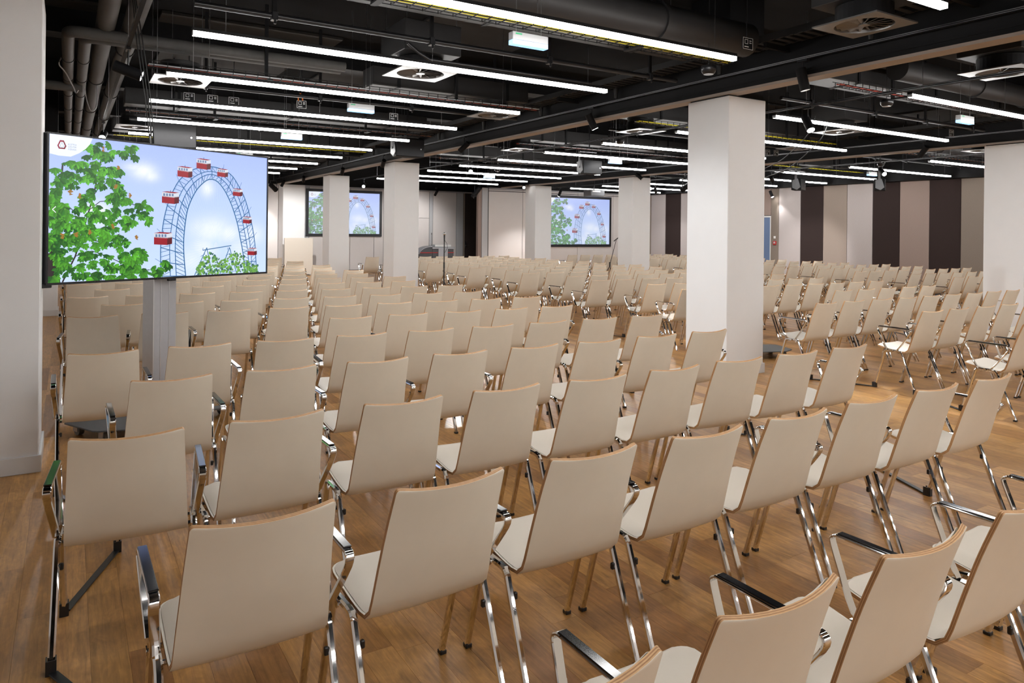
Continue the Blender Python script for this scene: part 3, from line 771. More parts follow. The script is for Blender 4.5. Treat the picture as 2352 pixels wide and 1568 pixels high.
# ------------------------------------------------------------------ wall screens, board, lectern, microphones
def wall_screen(label, x0, x1, z0, z1, y, left, right, top, bot):
    t = thing('projection_screen', label, 'screen', ((x0+x1)/2, y, z0)); hw = (x1-x0)/2; h = z1-z0
    fr = MB().box(-hw, hw, -.06, -.03, 0, bot).box(-hw, hw, -.06, -.03, h-top, h).box(-hw, -hw+left, -.06, -.03, bot, h-top).box(hw-right, hw, -.06, -.03, bot, h-top)
    fr.build('frame', ['screen_border'], t); MB().box(-hw, hw, -.03, -.004, 0, h).build('backing', ['screen_border'], t)
    picture(t, 2*hw-left-right, h-top-bot, -hw+left, -.042, bot, 'picture_pale')
wall_screen('black framed projection screen with wheel picture, behind a column left of the lectern', 7.50, 10.46, 1.385, 3.15, Y1-.03, .09, .10, .10, .10)
wall_screen('black framed projection screen with wheel picture on the partition right of the lectern', 15.55, 18.97, 1.06, 3.08, Y2-.03, .10, .09, .10, .10)
t = thing('partition_board', 'low off-white freestanding board in front of the stage-wall column', 'board', (6.98, 25.82, 0))
MB().box(-.5, .5, -.03, .03, .03, 1.33).build('board', ['board'], t, bevel=.006)
for s in (-1, 1): MB().box(s*.38-.03, s*.38+.03, -.16, .16, 0, .03).build('foot', ['steel'], t)
lc = thing('lectern', 'grey and dark lectern with a red line and white top on the stage', 'lectern', (11.35, 23.75, 0))
MB().loft([[(x, y, z) for (y, z) in ((-.22, 0), (.22, 0), (.22, .98), (-.22, .98))] for x in (-.22, .62)]).build('body', ['lectern_dark'], lc, bevel=.005)
arc = [(-.72, 0)] + [(-.22 - .5*math.cos(a*math.pi/2/8), .80 + .26*math.sin(a*math.pi/2/8)) for a in range(9)] + [(-.22, 0)]
MB().loft([[(x, y, z) for x, z in arc] for y in (-.2, .2)]).build('side_wing', ['lectern_dark'], lc)
wc = MB()
for (xa, za), (xb, zb) in zip(arc[1:-1], arc[2:-1]): wc.loft([[(xa, y, za), (xa, y, za+.03), (xb, y, zb+.03), (xb, y, zb)] for y in (-.215, .215)])
wc.build('wing_cover', ['lectern_grey'], lc)
MB().box(-.01, .36, -.27, -.22, 0, 1.02).build('front_panel', ['lectern_grey'], lc, bevel=.004)
MB().box(-.70, .0, -.225, -.2, .84, .865).box(.36, .63, -.23, -.2, .84, .865).build('stripe', ['red_line'], lc)
MB().box(-.24, .66, -.26, .26, .99, 1.05).build('top', ['lectern_grey'], lc, bevel=.004)
MB().box(-.12, .52, -.2, .2, 1.06, 1.14).build('reading_desk', ['label_white'], lc, bevel=.006)
g = MB().tube([(-.2, -.1, 1.05), (-.21, -.1, 1.3), (-.24, -.15, 1.5)], .006, n=6).build('gooseneck', ['black_metal'], lc); MB().cyl((-.24, -.15, 1.5), (-.245, -.16, 1.56), .012, n=8).build('mic_tip', ['black_plastic'], g)
def mic_stand(label, loc, boom):
    t = thing('microphone_stand', label, 'microphone', loc)
    if boom is None:
        MB().cyl((0, 0, 0), (0, 0, .03), .13, .12, n=24).build('base', ['black_metal'], t, smooth=40)
        p = MB().cyl((0, 0, .03), (0, 0, .95), .014, n=10).build('pole', ['black_metal'], t); MB().cyl((0, 0, .88), (0, 0, 1.0), .017, n=10).build('clutch', ['black_plastic'], p)
        MB().cyl((0, 0, .95), (0, 0, 1.42), .011, n=10).build('upper_pole', ['black_metal'], t)
        m = MB().cyl((0, 0, 1.42), (0, 0, 1.56), .012, .017, n=10).build('microphone', ['black_plastic'], t, smooth=40)
        MB().sphere((0, 0, 1.585), .030, n=14, m=10).build('grille', ['steel'], m, smooth=60)
        MB().tube([(0.012, 0, 1.45), (.06, 0, 1.38), (.075, 0, 1.30), (.04, 0, 1.24), (.015, 0, 1.2)], .004, n=6).build('cable', ['black_plastic'], t)
    else:
        for a in (0.3, 2.4, 4.5): MB().cyl((0, 0, .62), (.32*math.cos(a), .32*math.sin(a), .012), .010, n=8).build('leg', ['black_metal'], t)
        MB().cyl((0, 0, .60), (0, 0, .74), .022, n=10).build('hub', ['black_plastic'], t)
        q = Vector(boom); MB().cyl((0, 0, .66), q*.6 + Vector((0, 0, .66)), .010, n=8).build('pole', ['black_metal'], t)
        MB().cyl(q*.6 + Vector((0, 0, .66)), q + Vector((0, 0, .66)), .008, n=8).build('boom', ['black_metal'], t)
        e = q + Vector((0, 0, .66)); m = MB().cyl(e - Vector((.10, 0, .06)), e + Vector((.10, 0, .06)), .014, .018, n=10).build('microphone', ['black_plastic'], t)
        MB().sphere(tuple(e + Vector((.13, 0, .075))), .03, n=12, m=8).build('grille', ['black_metal'], m, smooth=60)
mic_stand('straight black microphone stand with silver grille in the middle aisle', (6.55, 13.3, 0), None)
mic_stand('black tripod microphone stand with tilted boom before the right projection screen', (14.16, 17.3, 0), (.25, 0, .78))
t = thing('wall_switch', 'small white switch plate above the fire alarm on the striped wall', 'switch', (XR-.035, 16.17, 1.54)); MB().box(-.012, 0, -.04, .04, -.04, .04).build('plate', ['label_white'], t, bevel=.002); MB().box(-.018, -.012, -.02, .02, -.025, .025).build('rocker', ['label_white'], t, bevel=.002)
t = thing('fire_alarm', 'red fire alarm call point below the switch on the striped wall', 'fire alarm', (XR-.035, 16.16, 1.35)); MB().box(-.03, 0, -.065, .065, -.065, .065).build('case', ['fire_red'], t, bevel=.006); MB().box(-.034, -.03, -.03, .03, -.02, .04).build('window', ['label_white'], t); MB().box(-.036, -.034, -.012, .012, -.012, .012).build('button', ['black_plastic'], t)

# ------------------------------------------------------------------ beams with lighting tracks
def beam(x, label, y0, y1, tracks=True):
    t = thing('ceiling_beam', label, 'beam', (x, y0, 3.25), group='black beams over the column lines'); L = y1-y0
    MB().box(-.03, .05, 0, L, .03, .42).box(-.04, .0, 0, L, .03, .055).box(-.04, .0, 0, L, .075, .09).build('web', ['black_paint'], t)
    MB().box(-.03, .16, 0, L, 0, .03).build('sole_plate', ['beam_sole'], t)
    if tracks: MB().box(.16, .62, 0, L, .12, .5).build('service_duct', ['black_paint'], t)
    if tracks:
        tk = MB().box(-.115, -.08, 0, L, .175, .205).build('light_track', ['black_metal'], t)
        MB().box(-.117, -.115, 0, L, .180, .186).box(-.117, -.115, 0, L, .194, .200).build('track_rail', ['steel'], tk)
    tr = MB().box(-.42, -.40, 0, L, .36, .43).box(-.16, -.14, 0, L, .36, .43)
    y = .1
    while y < L: tr.box(-.42, -.14, y, y+.05, .355, .362); y += .11
    tag(tr.build('perforated_tray', ['duct'], t), kind='stuff')
    y = .8; k = 0
    while y < L - .3:
        MB().cyl((-.10, y, .36), (-.10, y, .22), .036, .022, n=12).build('hanger_cone', ['duct'], t, smooth=40); y += 1.838
        if y < L: MB().box(-.40, -.03, y-.9, y-.86, .30, .36).build('bracket', ['black_paint'], t)
beam(6.45, 'black beam with a lighting track crossing above the big near column', -6, Y1-.1)
beam(13.72, 'black beam over the column line beside the striped wall seating', -6, Y2-.1)
beam(-.62, 'black beam over the left column line behind the screen stand', -6, Y1-.1, False)
def track(label, x, z, y0, y1, hang):
    t = thing('light_track', label, 'track', (x, y0, z))
    MB().box(-.018, .012, 0, y1-y0, 0, .034).build('profile', ['black_paint'], t)
    MB().box(-.0195, -.018, 0, y1-y0, .005, .012).box(-.0195, -.018, 0, y1-y0, .022, .029).build('conductor_rail', ['steel'], t)
    y = .6
    while y < y1-y0: MB().cyl((0, y, .034), (0, y, ZC-z-.01), .003, n=5).build('suspension_wire', ['steel'], t); y += 3.676
track('thin lighting track running above the left aisle and the screen stand', .44, 3.235, 3.0, 24.5, True)
track('thin lighting track over the aisle edge of the middle seating block', 7.84, 3.235, 1.5, 22.5, True)
track('thin lighting track over the aisle edge of the seating by the striped wall', 15.1, 3.235, 3.5, 22.5, True)

# ------------------------------------------------------------------ spotlights
def spot(label, mount, target, power=0, lit=False, size=42, col=(1, .98, .96), rod=False):
    t = thing('track_spotlight', label, 'spotlight', mount, group='black cylinder spotlights')
    MB().box(-.02, .02, -.06, .06, -.02, .0).build('adapter', ['black_metal'], t)
    MB().cyl((0, 0, -.02), (0, 0, -.16), .007, n=8).build('stem', ['black_metal'], t)
    if rod: MB().cyl((0, 0, 0), (0, 0, ZC-mount[2]-.042), .012, n=8).build('drop_tube', ['black_paint'], t)
    d = (Vector(target) - Vector(mount)).normalized(); c = Vector((0, 0, -.20))
    a, b = c - d*.115, c + d*.115
    h = MB().cyl(a, b, .050, n=24).build('head', ['black_paint'], t, smooth=40)
    MB().cyl(b - d*.004, b + d*.0015, .044, n=20).build('lens', ['lamp_glow' if lit else 'alu'], h)
    if power:
        ld = bpy.data.lights.new('spot_beam', 'SPOT'); ld.energy = power*SPOT_GAIN; ld.spot_size = R(size); ld.spot_blend = .75; ld.shadow_soft_size = .04; ld.color = col
        lo = bpy.data.objects.new('spot_beam', ld); COL.objects.link(lo); lo.parent = t
        lo.location = b + d*.02; lo.rotation_euler = d.to_track_quat('-Z', 'Y').to_euler()
bx, bz = 6.35, 3.425
spot('spotlight hanging above the floor right of the big near column', (bx, 4.72, bz), (6.9, 4.2, 0), 0)
spot('spotlight on the near beam, just beyond the big near column', (bx, 8.2, bz), (8.0, 7.6, 0), 250, True, 40)
spot('bright spotlight halfway along the near beam', (bx, 12.1, bz), (4.3, 14.6, .6), 380, False, 40)
spot('spotlight on the near beam above the microphone stand column', (bx, 16.2, bz), (6.9, 19.6, 1.2), 0)
spot('spotlight on the near beam before the column that covers the left screen', (bx, 19.2, bz), (6.8, 22, 1.0), 0)
spot('spotlight on the near beam towards the stage-wall column', (bx, 23.0, bz), (7.0, 26.2, 1.2), 420, False, 70)
spot('spotlight at the far end of the near beam', (bx, 25.6, bz), (5.6, Y1, 1.2), 200, True, 60)
spot('tilted spotlight on the left track, closer to the left column', (.44, 7.25, 3.235), (6.46, 6.15, 1.15), 620, False, 34, (.93, .97, 1))
spot('lit spotlight on the left track just above the big screen', (.44, 12.6, 3.235), (-.3, 8.2, 1.0), 80, True, 45)
spot('lit spotlight on the middle track right of the big near column', (7.84, 5.75, 3.235), (7.15, 3.7, 0), 420, True, 34, (.93, .97, 1))
spot('glaring spotlight in the middle of the middle track', (7.84, 14.6, 3.235), (4.4, 8.0, .3), 330, True, 40)
spot('glaring spotlight on the middle track before the left screen', (7.84, 21.6, 3.235), (4.9, 16, .4), 330, True, 45)
spot('spotlight hanging left of the right-hand column', (13.62, 7.5, 3.425), (14.3, 10.2, .6), 0)
spot('spotlight aimed at the dark strip of the striped wall', (15.1, 12.1, 3.235), (20.3, 14.7, 1.05), 800, False, 30)
spot('spotlight above the column between right screen and striped wall', (13.62, 15.4, 3.425), (14.9, 13.5, 1.5), 0)
spot('lit spotlight over the seating by the striped wall', (15.1, 9.2, 3.235), (12.5, 5.0, .2), 300, True, 45)
spot('glaring spotlight near the far end of the striped wall seating', (15.1, 16.6, 3.235), (12.0, 11.0, .3), 300, True, 45)
spot('spotlight near the blue door', (20.2, 16.2, 3.2), (20.3, 15.1, .8), 60, True, 60)
spot('spotlight lighting the dark strip beyond the last column', (17.2, 18.6, 3.3), (20.35, 21.1, 1.3), 280, True, 34, rod=True)
spot('glaring spotlight above the lectern end of the partition', (13.62, 21.4, 3.425), (9.5, 15.0, .3), 300, True, 45)
spot('lit spotlight above the lectern', (11.75, 24.6, 3.25), (11.6, 26.8, 1.3), 190, True, 110, rod=True)
spot('lit spotlight left of the right projection screen', (15.3, 21.6, 3.25), (14.6, 22.2, .9), 330, True, 80, rod=True)

# ------------------------------------------------------------------ ducts, pipes, trays, truss tubes
def clampring(b, p, ax, r):
    p = Vector(p); ax = Vector(ax); b.cyl(p-ax*.015, p+ax*.015, r, n=18)
def pipe(label, pts, r, m='pipe_grey', rings=(), n=16):
    o0 = Vector(pts[0]); t = thing('ceiling_pipe', label, 'pipe', tuple(o0))
    MB().tube([Vector(p)-o0 for p in pts], r, n).build('pipe', [m], t, smooth=50)
    for p, ax in rings:
        b = MB(); clampring(b, Vector(p)-o0, ax, r*1.14); q = b.build('clamp_ring', ['duct'], t, smooth=40)
        MB().cyl(Vector(p)-o0+Vector((0, 0, r*1.1)), (p[0]-o0.x, p[1]-o0.y, ZC-.042-o0.z), .006, n=6).build('hanger_rod', ['duct'], q)
def elbow(a, c, b, r, n=6):
    a, c, b = Vector(a), Vector(c), Vector(b); p = c + (a-c).normalized()*r; q = c + (b-c).normalized()*r
    return [a] + [((1-s)**2*p + 2*s*(1-s)*c + s*s*q) for s in [i/n for i in range(n+1)]] + [b]
for x, lb in ((-.02, 'slimmer lagged pipe with ring clamps nearest the left column'), (.145, 'slimmer lagged pipe with ring clamps beside the thick pipes')):
    pipe(lb, elbow((3.1, 9.32 + (x+.02)*1.2, 3.80), (x, 9.32 + (x+.02)*1.2, 3.80), (x, 25.5, 3.80), .14), .066, rings=[((x, y, 3.80), (0, 1, 0)) for y in (10.8, 12.2, 13.6, 15.2, 17, 19)])
pipe('thick lagged pipe under the ceiling, left of the lighting track', [(.34, -2, 3.93), (.34, 25.5, 3.93)], .10, rings=[((.34, y, 3.93), (0, 1, 0)) for y in (7, 9.9, 12.8, 16, 19)])
pipe('thick lagged pipe under the ceiling, right of the lighting track', [(.60, -2, 3.93), (.60, 25.5, 3.93)], .10, rings=[((.60, y, 3.93), (0, 1, 0)) for y in (7.6, 10.5, 14, 17, 20)])
pipe('short lagged pipe crossing low behind the left column', [(-2.2, 12.55, 3.72), (.16, 12.55, 3.72)], .07)
pipe('round black duct beside the first strip light over the near seating', [(2.6, 5.15, 3.66), (6.0, 5.15, 3.66)], .17, 'duct', [((4.75, 5.15, 3.66), (1, 0, 0))], 24)
pipe('round black duct over the middle seating block', [(9.0, 5.30, 3.78), (13.1, 5.30, 3.78)], .15, 'duct', [((10.9, 5.30, 3.78), (1, 0, 0)), ((12.4, 5.30, 3.78), (1, 0, 0))], 24)
pipe('round black duct over the striped wall seating', [(15.4, 9.0, 3.72), (19.8, 9.0, 3.72)], .15, 'duct', [((17.0, 9.0, 3.72), (1, 0, 0))], 24)
def catenary(a, b, sag, n=12):
    a, b = Vector(a), Vector(b); return [a.lerp(b, i/n) - Vector((0, 0, sag*4*(i/n)*(1-i/n))) for i in range(n+1)]
ZONES = [(.75, 6.0, 0, 'near seating'), (7.95, 13.2, 1, 'middle seating'), (15.3, 19.9, 2, 'striped wall seating')]
for (x0, x1, zi, zn) in ZONES:
    for q in range(-1, 5 if zi == 0 else 4):
        yb = 4.535 + 3.676*q; o_ = ORD[q+1]
        # flat duct
        t = thing('flat_duct', f'flat dark duct across the ceiling, {o_} bay over the {zn}', 'duct', ((x0+x1)/2, yb+1.32, 3.62), group='flat ceiling ducts')
        hx = (x1-x0)/2
        if zi == 0 and q == 1: t.location.x = 4.75; hx = 1.25
        MB().box(-hx, hx, -.20, .20, 0, .26).build('casing', ['duct'], t, bevel=.006)
        for s in (-.85, .85): MB().cyl((hx*s, 0, .26), (hx*s, 0, ZC-3.62-.042), .006, n=6).build('hanger_rod', ['duct'], t)
        for s in (-.7, 0, .7): MB().box(hx*s-.02, hx*s+.02, -.215, .215, -.008, .275).build('joint_flange', ['black_paint'], t)
        # wire tray
        t = thing('cable_tray', f'wire basket cable tray with cables, {o_} bay over the {zn}', 'cable tray', (x0, yb+.86, 3.46), group='wire cable trays'); L = x1-x0
        b = MB(); r = .0035
        for (y, z) in ((-.075, 0), (0, 0), (.075, 0), (-.09, .055), (.09, .055)): b.box(0, L, y-r, y+r, z-r, z+r)
        x = .05
        while x < L: b.box(x-r, x+r, -.09, .09, -r, r).box(x-r, x+r, -.093, -.087, 0, .055).box(x-r, x+r, .087, .093, 0, .055); x += .14
        tag(b.build('basket', ['black_paint'], t), kind='stuff')
        cols = [('yellow_cable', 'yellow_cable', 'grey_cable'), ('grey_cable', 'red_cable', 'red_cable'), ('black_plastic', 'grey_cable', 'orange_cable')][(q+1+zi*2+2) % 3 if q else (0 if zi == 0 else 1)]
        rr = random.Random(q*7+zi)
        for ci, cm in enumerate(cols):
            pts = [(L*i/14, -.05+.045*ci+rr.uniform(-.012, .012), .014+rr.uniform(0, .008)) for i in range(15)]
            MB().tube(pts, .0085, 6).build('cable', [cm], t, smooth=60)
        for s in (.25, .75):
            MB().box(L*s-.03, L*s+.03, -.11, .11, -.022, -.006).box(L*s-.02, L*s+.02, .10, .13, -.02, ZC-3.46-.042).build('tray_bracket', ['black_paint'], t)
        # truss tube with clamps
        t = thing('rigging_tube', f'black rigging tube with clamps, {o_} bay over the {zn}', 'tube', (x0+.1, yb+1.78-.08*(q > 0), 3.46), group='rigging tubes')
        MB().cyl((0, 0, 0), (x1-x0+.05, 0, 0), .025, n=14).build('tube', ['black_metal'], t, smooth=40)
        for s in (.12, .4, .66, .93):
            X = (x1-x0)*s
            c = MB().box(X-.025, X+.025, -.036, .036, -.04, .036).cyl((X, -.03, -.075), (X, -.03, -.035), .012, n=8).build('clamp', ['black_metal'], t, bevel=.006)
            MB().box(X-.018, X+.018, -.012, .012, .036, ZC-3.46-.042).build('clamp_hanger', ['black_paint'], c)
# sprinkler line with bend under the first flat duct
pipe('thin bent sprinkler pipe below the first flat duct', [(3.0, 7.0, 3.60), (3.12, 7.0, 3.52), (3.25, 7.0, 3.46), (5.4, 7.0, 3.46)], .018, 'black_metal', n=10)

# ------------------------------------------------------------------ air diffusers
def diffuser(label, x, y, s=.60, box=True, z=3.40, wires=False):
    t = thing('air_diffuser', label, 'air vent', (x, y, z), group='square ceiling air diffusers')
    b = MB(); n = 32; h = s/2; r = h*.80
    def sq(a):
        c, sn = math.cos(a), math.sin(a); k = h/max(abs(c), abs(sn)); return (c*k, sn*k)
    A = [2*math.pi*i/n for i in range(n)]
    b.loft([[(*sq(a), .012) for a in A], [(*sq(a), 0) for a in A], [(r*math.cos(a), r*math.sin(a), 0) for a in A], [(r*.97*math.cos(a), r*.97*math.sin(a), .03) for a in A]], cap=False)
    b.build('face_plate', ['diffuser_plate'], t, smooth=25)
    MB().loft([[(r*.97*math.cos(a), r*.97*math.sin(a), zz) for a in A] for zz in (.03, .16)], cap=True).build('throat', ['black_paint'], t)
    for i in range(16):
        a = 2*math.pi*i/16; M = Matrix.Rotation(a, 4, 'Z') @ Matrix.Translation((r*.55, 0, .018)) @ Matrix.Rotation(R(35), 4, 'X')
        MB().box(-r*.38, r*.38, -.018, .018, -.0015, .0015, M=M).build('vane', ['diffuser_plate'], t)
    MB().cyl((0, 0, .002), (0, 0, .026), r*.19, n=18).build('hub', ['diffuser_plate'], t)
    if box: MB().box(-h*1.02, h*1.02, -h*1.02, h*1.02, .17, .50).build('plenum_box', ['duct'], t, bevel=.006)
    else: MB().cyl((0, 0, .15), (0, 0, .219), r*.9, n=24).build('spigot', ['duct'], t, smooth=40)
    if wires or (box and wires is not None):
        for a, c in ((-1, -1), (1, -1), (-1, 1), (1, 1)): MB().cyl((a*h*.9, c*h*.9, .17 if box else .01), (a*h*.9, c*h*.9, ZC-z-.042), .003, n=5).build('hanger_wire', ['steel'], t)
diffuser('square air diffuser with plenum box between second and third strip lights', 3.35, 7.45, .66)
diffuser('big square air diffuser by the near beam above the big near column', 5.66, 3.62, .58, wires=None)
t = thing('plenum_duct', 'wide flat plenum duct above the big diffuser by the near beam', 'duct', (5.5, 3.62, 3.902)); MB().box(-.75, .45, -.42, .42, 0, .19).build('casing', ['duct'], t, bevel=.008)
for a in (-.6, .35): MB().cyl((a, .39, .19), (a, .39, ZC-3.902-.042), .006, n=6).build('hanger_rod', ['duct'], t)
diffuser('square air diffuser by the left lighting track', 1.13, 9.47, .62, False, wires=True)
diffuser('square air diffuser above the left end of the big screen', .98, 14.3, .60, False, wires=True)
diffuser('square air diffuser at the near beam beyond the third strip light', 5.5, 9.53, .60, False)
diffuser('square air diffuser over the aisle side of the middle block', 11.2, 7.6, .62)
diffuser('square air diffuser at the nearest end of the middle track', 8.5, 3.85, .62)
diffuser('square air diffuser beyond the middle track', 8.45, 9.53, .62, False)
diffuser('square air diffuser over the far part of the middle block', 12.8, 13.21, .62, False)
diffuser('square air diffuser beyond the near beam over the far aisle', 8.3, 13.21, .62, False)
diffuser('square air diffuser at the column side of the middle block', 12.7, 9.53, .62, False)
diffuser('square air diffuser over the striped wall seating, nearer one', 15.95, 7.55, .62, False, wires=True)
diffuser('square air diffuser over the striped wall seating, farther one', 17.2, 13.21, .62, False)

# ------------------------------------------------------------------ emergency lights
def emergency(label, x, y, z=3.14):
    t = thing('emergency_light', label, 'emergency light', (x, y, z), group='white emergency lights')
    MB().box(-.17, .17, -.035, .035, .035, .10).build('housing', ['housing_white'], t, bevel=.004)
    MB().box(-.168, .168, -.033, .033, .0, .035).build('lens', ['led_blue'], t)
    MB().box(-.145, -.085, -.0365, -.035, .078, .09).build('green_tag', ['green_mark'], t)
    for s in (-.12, .12): MB().cyl((s, 0, .10), (s, 0, ZC-z-.042), .002, n=5).build('wire', ['steel'], t)
for i, y in enumerate((4.92, 8.85, 12.2, 16.0)): emergency(f'white emergency light hanging over the near seating, {ORD[i]} one from the back', 3.16, y)
for i, y in enumerate((5.02, 12.2, 17.7)): emergency(f'white emergency light hanging over the middle seating, {ORD[i]} one from the back', 10.1, y)
for i, y in enumerate((10.75, 16.2)): emergency(f'white emergency light hanging over the striped wall seating, {ORD[i]} one from the back', 17.2, y)

# ------------------------------------------------------------------ loudspeakers, projector, stage lights, domes, plates
def speaker(label, x, y, z, rz, s=1.0, top=3.45):
    t = thing('loudspeaker', label, 'loudspeaker', (x, y, z), rz, group='black hanging loudspeakers'); w_, h_, d_ = .29*s, .17*s, .15*s
    MB().loft([[(-w_, -d_, zz*h_) , (w_, -d_, zz*h_), (w_*.82, d_, zz*h_), (-w_*.82, d_, zz*h_)] for zz in (-1, 1)]).build('cabinet', ['black_paint'], t, bevel=.008)
    MB().box(-w_*.96, w_*.96, -d_-.006, -d_, -h_*.92, h_*.92).build('grille', ['black_metal'], t)
    MB().cyl((w_*.75, -d_-.010, -h_*.1), (w_*.75, -d_-.006, -h_*.1), .014, n=10).build('badge', ['alu'], t)
    br = MB().loft([[(-w_-.012, y_*d_, zz*h_) for y_, zz in ((-.9, -.5), (-.2, -1.0), (.7, -.6), (.7, .75), (-.4, 1.0))], [(-w_-.004, y_*d_, zz*h_) for y_, zz in ((-.9, -.5), (-.2, -1.0), (.7, -.6), (.7, .75), (-.4, 1.0))]]).build('bracket', ['speaker_grey'], t)
    MB().box(-w_-.02, -w_-.012, -.03, .03, -.02, top-z).cyl((-w_-.03, 0, 0), (-w_-.012, 0, 0), .022, n=10).build('arm', ['speaker_grey'], br)
    MB().box(-w_-.02, w_*.8, -.02, .02, top-z-.012, top-z).cyl((0, 0, top-z), (0, 0, ZC-z-.042), .015, n=8).build('yoke', ['black_metal'], t)
speaker('black loudspeaker hanging just above the big screen', 1.45, 12.92, 3.13, 0, 1.12)
speaker('black loudspeaker with pale bracket beside the near beam', 5.55, 12.92, 3.22, 0, 1.0)
speaker('black loudspeaker hanging over the middle seating block', 9.95, 12.92, 3.10, 0, .9)
speaker('black loudspeaker in front of the striped wall, farther one', 17.2, 12.9, 3.02, R(24), .9)
speaker('black loudspeaker in front of the striped wall, nearer one', 18.6, 11.4, 3.0, R(30), .9)
pj = thing('projector', 'dark ceiling projector hanging before the right projection screen', 'projector', (15.55, 19.9, 3.0))
MB().box(-.30, .30, -.22, .22, -.11, .11).build('body', ['speaker_grey'], pj, bevel=.02); MB().box(-.24, .1, -.226, -.22, .03, .075).build('vent', ['label_white'], pj); MB().cyl((.1, .22, 0), (.1, .28, 0), .06, n=16).build('lens', ['black_plastic'], pj); MB().cyl((0, 0, .11), (0, 0, ZC-3.042), .02, n=8).build('pole', ['black_metal'], pj)
def stage_light(label, x, y, z, tgt, doors=True):
    t = thing('stage_light', label, 'stage light', (x, y, z), group='black stage lights'); d = (Vector(tgt)-Vector((x, y, z))).normalized()
    M = d.to_track_quat('-Z', 'Y').to_matrix().to_4x4(); tr = lambda p: M @ Vector(p)
    MB().cyl(tr((0, 0, .18)), tr((0, 0, -.14)), .075, .085, n=16).build('body', ['black_paint'], t, smooth=40)
    MB().cyl(tr((0, 0, -.141)), tr((0, 0, -.146)), .07, n=16).build('lens', ['alu'], t)
    if doors:
        for a in range(4): MB().box(-.08, .08, .085, .088, -.30, -.14, M=M @ Matrix.Rotation(a*math.pi/2, 4, 'Z') @ Matrix.Translation((0, .09, -.14)) @ Matrix.Rotation(R(-28), 4, 'X') @ Matrix.Translation((0, -.09, .14))).build('barn_door', ['black_metal'], t)
    MB().box(-.11, -.10, -.02, .02, -.02, .24).box(.10, .11, -.02, .02, -.02, .24).box(-.11, .11, -.02, .02, .23, .24).cyl((0, 0, .24), (0, 0, ZC-z-.042), .012, n=8).build('yoke', ['black_metal'], t)
stage_light('stage light with barn doors above the lectern', 12.3, 22.4, 3.05, (11.3, 24, 1))
stage_light('tilted stage light left of the lectern', 9.0, 21.65, 3.08, (10.6, 24, .9), False)
stage_light('stage light beside the last column before the striped wall', 15.6, 15.6, 3.0, (15, 19.5, .9), False)
stage_light('stage light at the far end of the near beam', 5.85, 24.8, 3.02, (8.6, Y1, 1.0), False)
def dome(label, x, y, z=3.27):
    t = thing('ceiling_dome', label, 'dome', (x, y, z), group='dark hanging domes')
    MB().sphere((0, 0, 0), .075, n=20, m=8, z0=-.75, z1=.3).build('shell', ['black_metal'], t, smooth=60); MB().cyl((0, 0, -.059), (0, 0, -.056), .048, n=18).build('cover', ['alu'], t); MB().cyl((0, 0, .02), (0, 0, ZC-z-.042), .004, n=6).build('cord', ['black_plastic'], t)
dome('dark dome hanging at the end of the first strip light', 5.35, 5.05); dome('dark dome by the middle track near the big column', 8.45, 5.1); dome('dark dome by the middle track, farther one', 8.3, 9.9); dome('dark dome over the striped wall seating', 15.7, 9.6); dome('dark dome over the far middle block', 9.6, 16.4)
def socket_plate(label, x, y, z):
    t = thing('socket_plate', label, 'plate', (x, y, z), group='black plates with white outlines')
    MB().box(-.075, .075, 0, .012, -.06, .06).build('plate', ['black_paint'], t)
    b = MB()
    for (a, c, e, f_) in ((-.07, .07, .052, .056), (-.07, .07, -.056, -.052), (-.07, -.066, -.056, .056), (.066, .07, -.056, .056), (-.045, .0, -.005, -.001), (-.045, .0, .035, .039), (-.045, -.041, -.005, .039), (-.004, .0, -.005, .039), (.02, .05, .005, .012), (.02, .05, .025, .032), (-.05, .01, -.036, -.028)): b.box(a, c, -.001, 0, e, f_)
    b.build('outline', ['label_white'], t); MB().cyl((0, .02, 0), (0, .02, ZC-z-.042), .006, n=6).build('drop_rod', ['black_metal'], t)
    return t
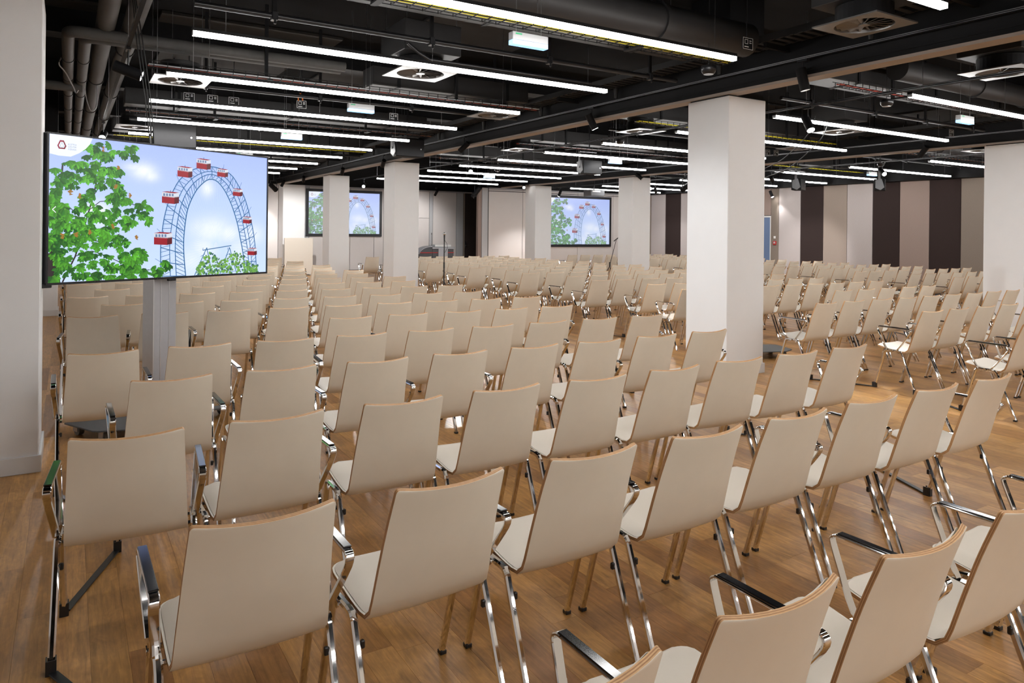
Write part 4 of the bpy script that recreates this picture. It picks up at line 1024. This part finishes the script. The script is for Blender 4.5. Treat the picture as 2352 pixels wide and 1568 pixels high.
for lb, x, y, z in (('socket plate with white outline above the near beam', 5.62, 4.80, 3.50), ('socket plate with white outline at the right over the middle block', 12.92, 6.64, 3.42), ('socket plate with white outline beside the big near column', 12.75, 10.33, 3.40), ('socket plate beside another, next to the big near column', 13.02, 10.33, 3.40), ('socket plate near the left lighting track', 1.44, 11.1, 3.50), ('second socket plate from the left lighting track', 1.75, 11.1, 3.50), ('third socket plate from the left lighting track', 2.04, 11.1, 3.50), ('socket plate over the near seating, close to the near beam', 4.4, 10.8, 3.45)): socket_plate(lb, x, y, z)
t = socket_plate('socket plate over the near seating with an orange cable loop', 2.94, 10.8, 3.50); MB().tube([(-.05, 0, .05), (-.05, 0, .13), (-.02, 0, .16), (.01, 0, .12), (.015, 0, .06)], .009, 6).build('cable_loop', ['orange_cable'], t, smooth=60)
# hanging cables
def cable(label, pts, r, m):
    p0 = Vector(pts[0]); t = thing('hanging_cable', label, 'cable', tuple(p0)); MB().tube([Vector(p)-p0 for p in catmull(pts, 5)], r, 6).build('cable', [m], t, smooth=60)
for i, (dx, lb) in enumerate(((0, 'first'), (.022, 'second'), (.045, 'third'))):
    cable(f'{lb} of three thin black cables dropping to the big screen', [(.44+dx*.5, 6.78, 3.55), (.47+dx, 6.77, 3.21), (.535+dx*.9, 6.76, 2.75), (.575+dx*.7, 6.75, 2.37), (.60+dx*.5, 6.72, 1.95)], .005, 'black_plastic')
cable('upper drooping dark cable right of the big near column', [(8.75, 6.3, 3.28), (8.60, 6.3, 3.02), (8.20, 6.4, 2.66), (7.75, 6.5, 2.42), (7.60, 6.6, 2.0)], .006, 'black_plastic')
cable('lower drooping dark cable right of the big near column', [(9.05, 6.3, 3.22), (8.85, 6.3, 2.95), (8.35, 6.4, 2.56), (7.80, 6.5, 2.33), (7.62, 6.62, 1.95)], .006, 'black_plastic')

cable('pale cable loop tied to the slim lagged pipes', [(-.08, 11.0, 3.86), (-.12, 11.0, 3.74), (-.05, 11.1, 3.66), (.04, 11.2, 3.50), (.07, 11.2, 3.42), (.10, 11.2, 3.46)], .008, 'grey_cable')
cable('second pale cable loop hanging under the slim lagged pipes', [(.19, 12.6, 3.74), (.22, 12.6, 3.55), (.27, 12.6, 3.40), (.33, 12.6, 3.42), (.36, 12.7, 3.55), (.36, 12.8, 3.82)], .008, 'grey_cable')
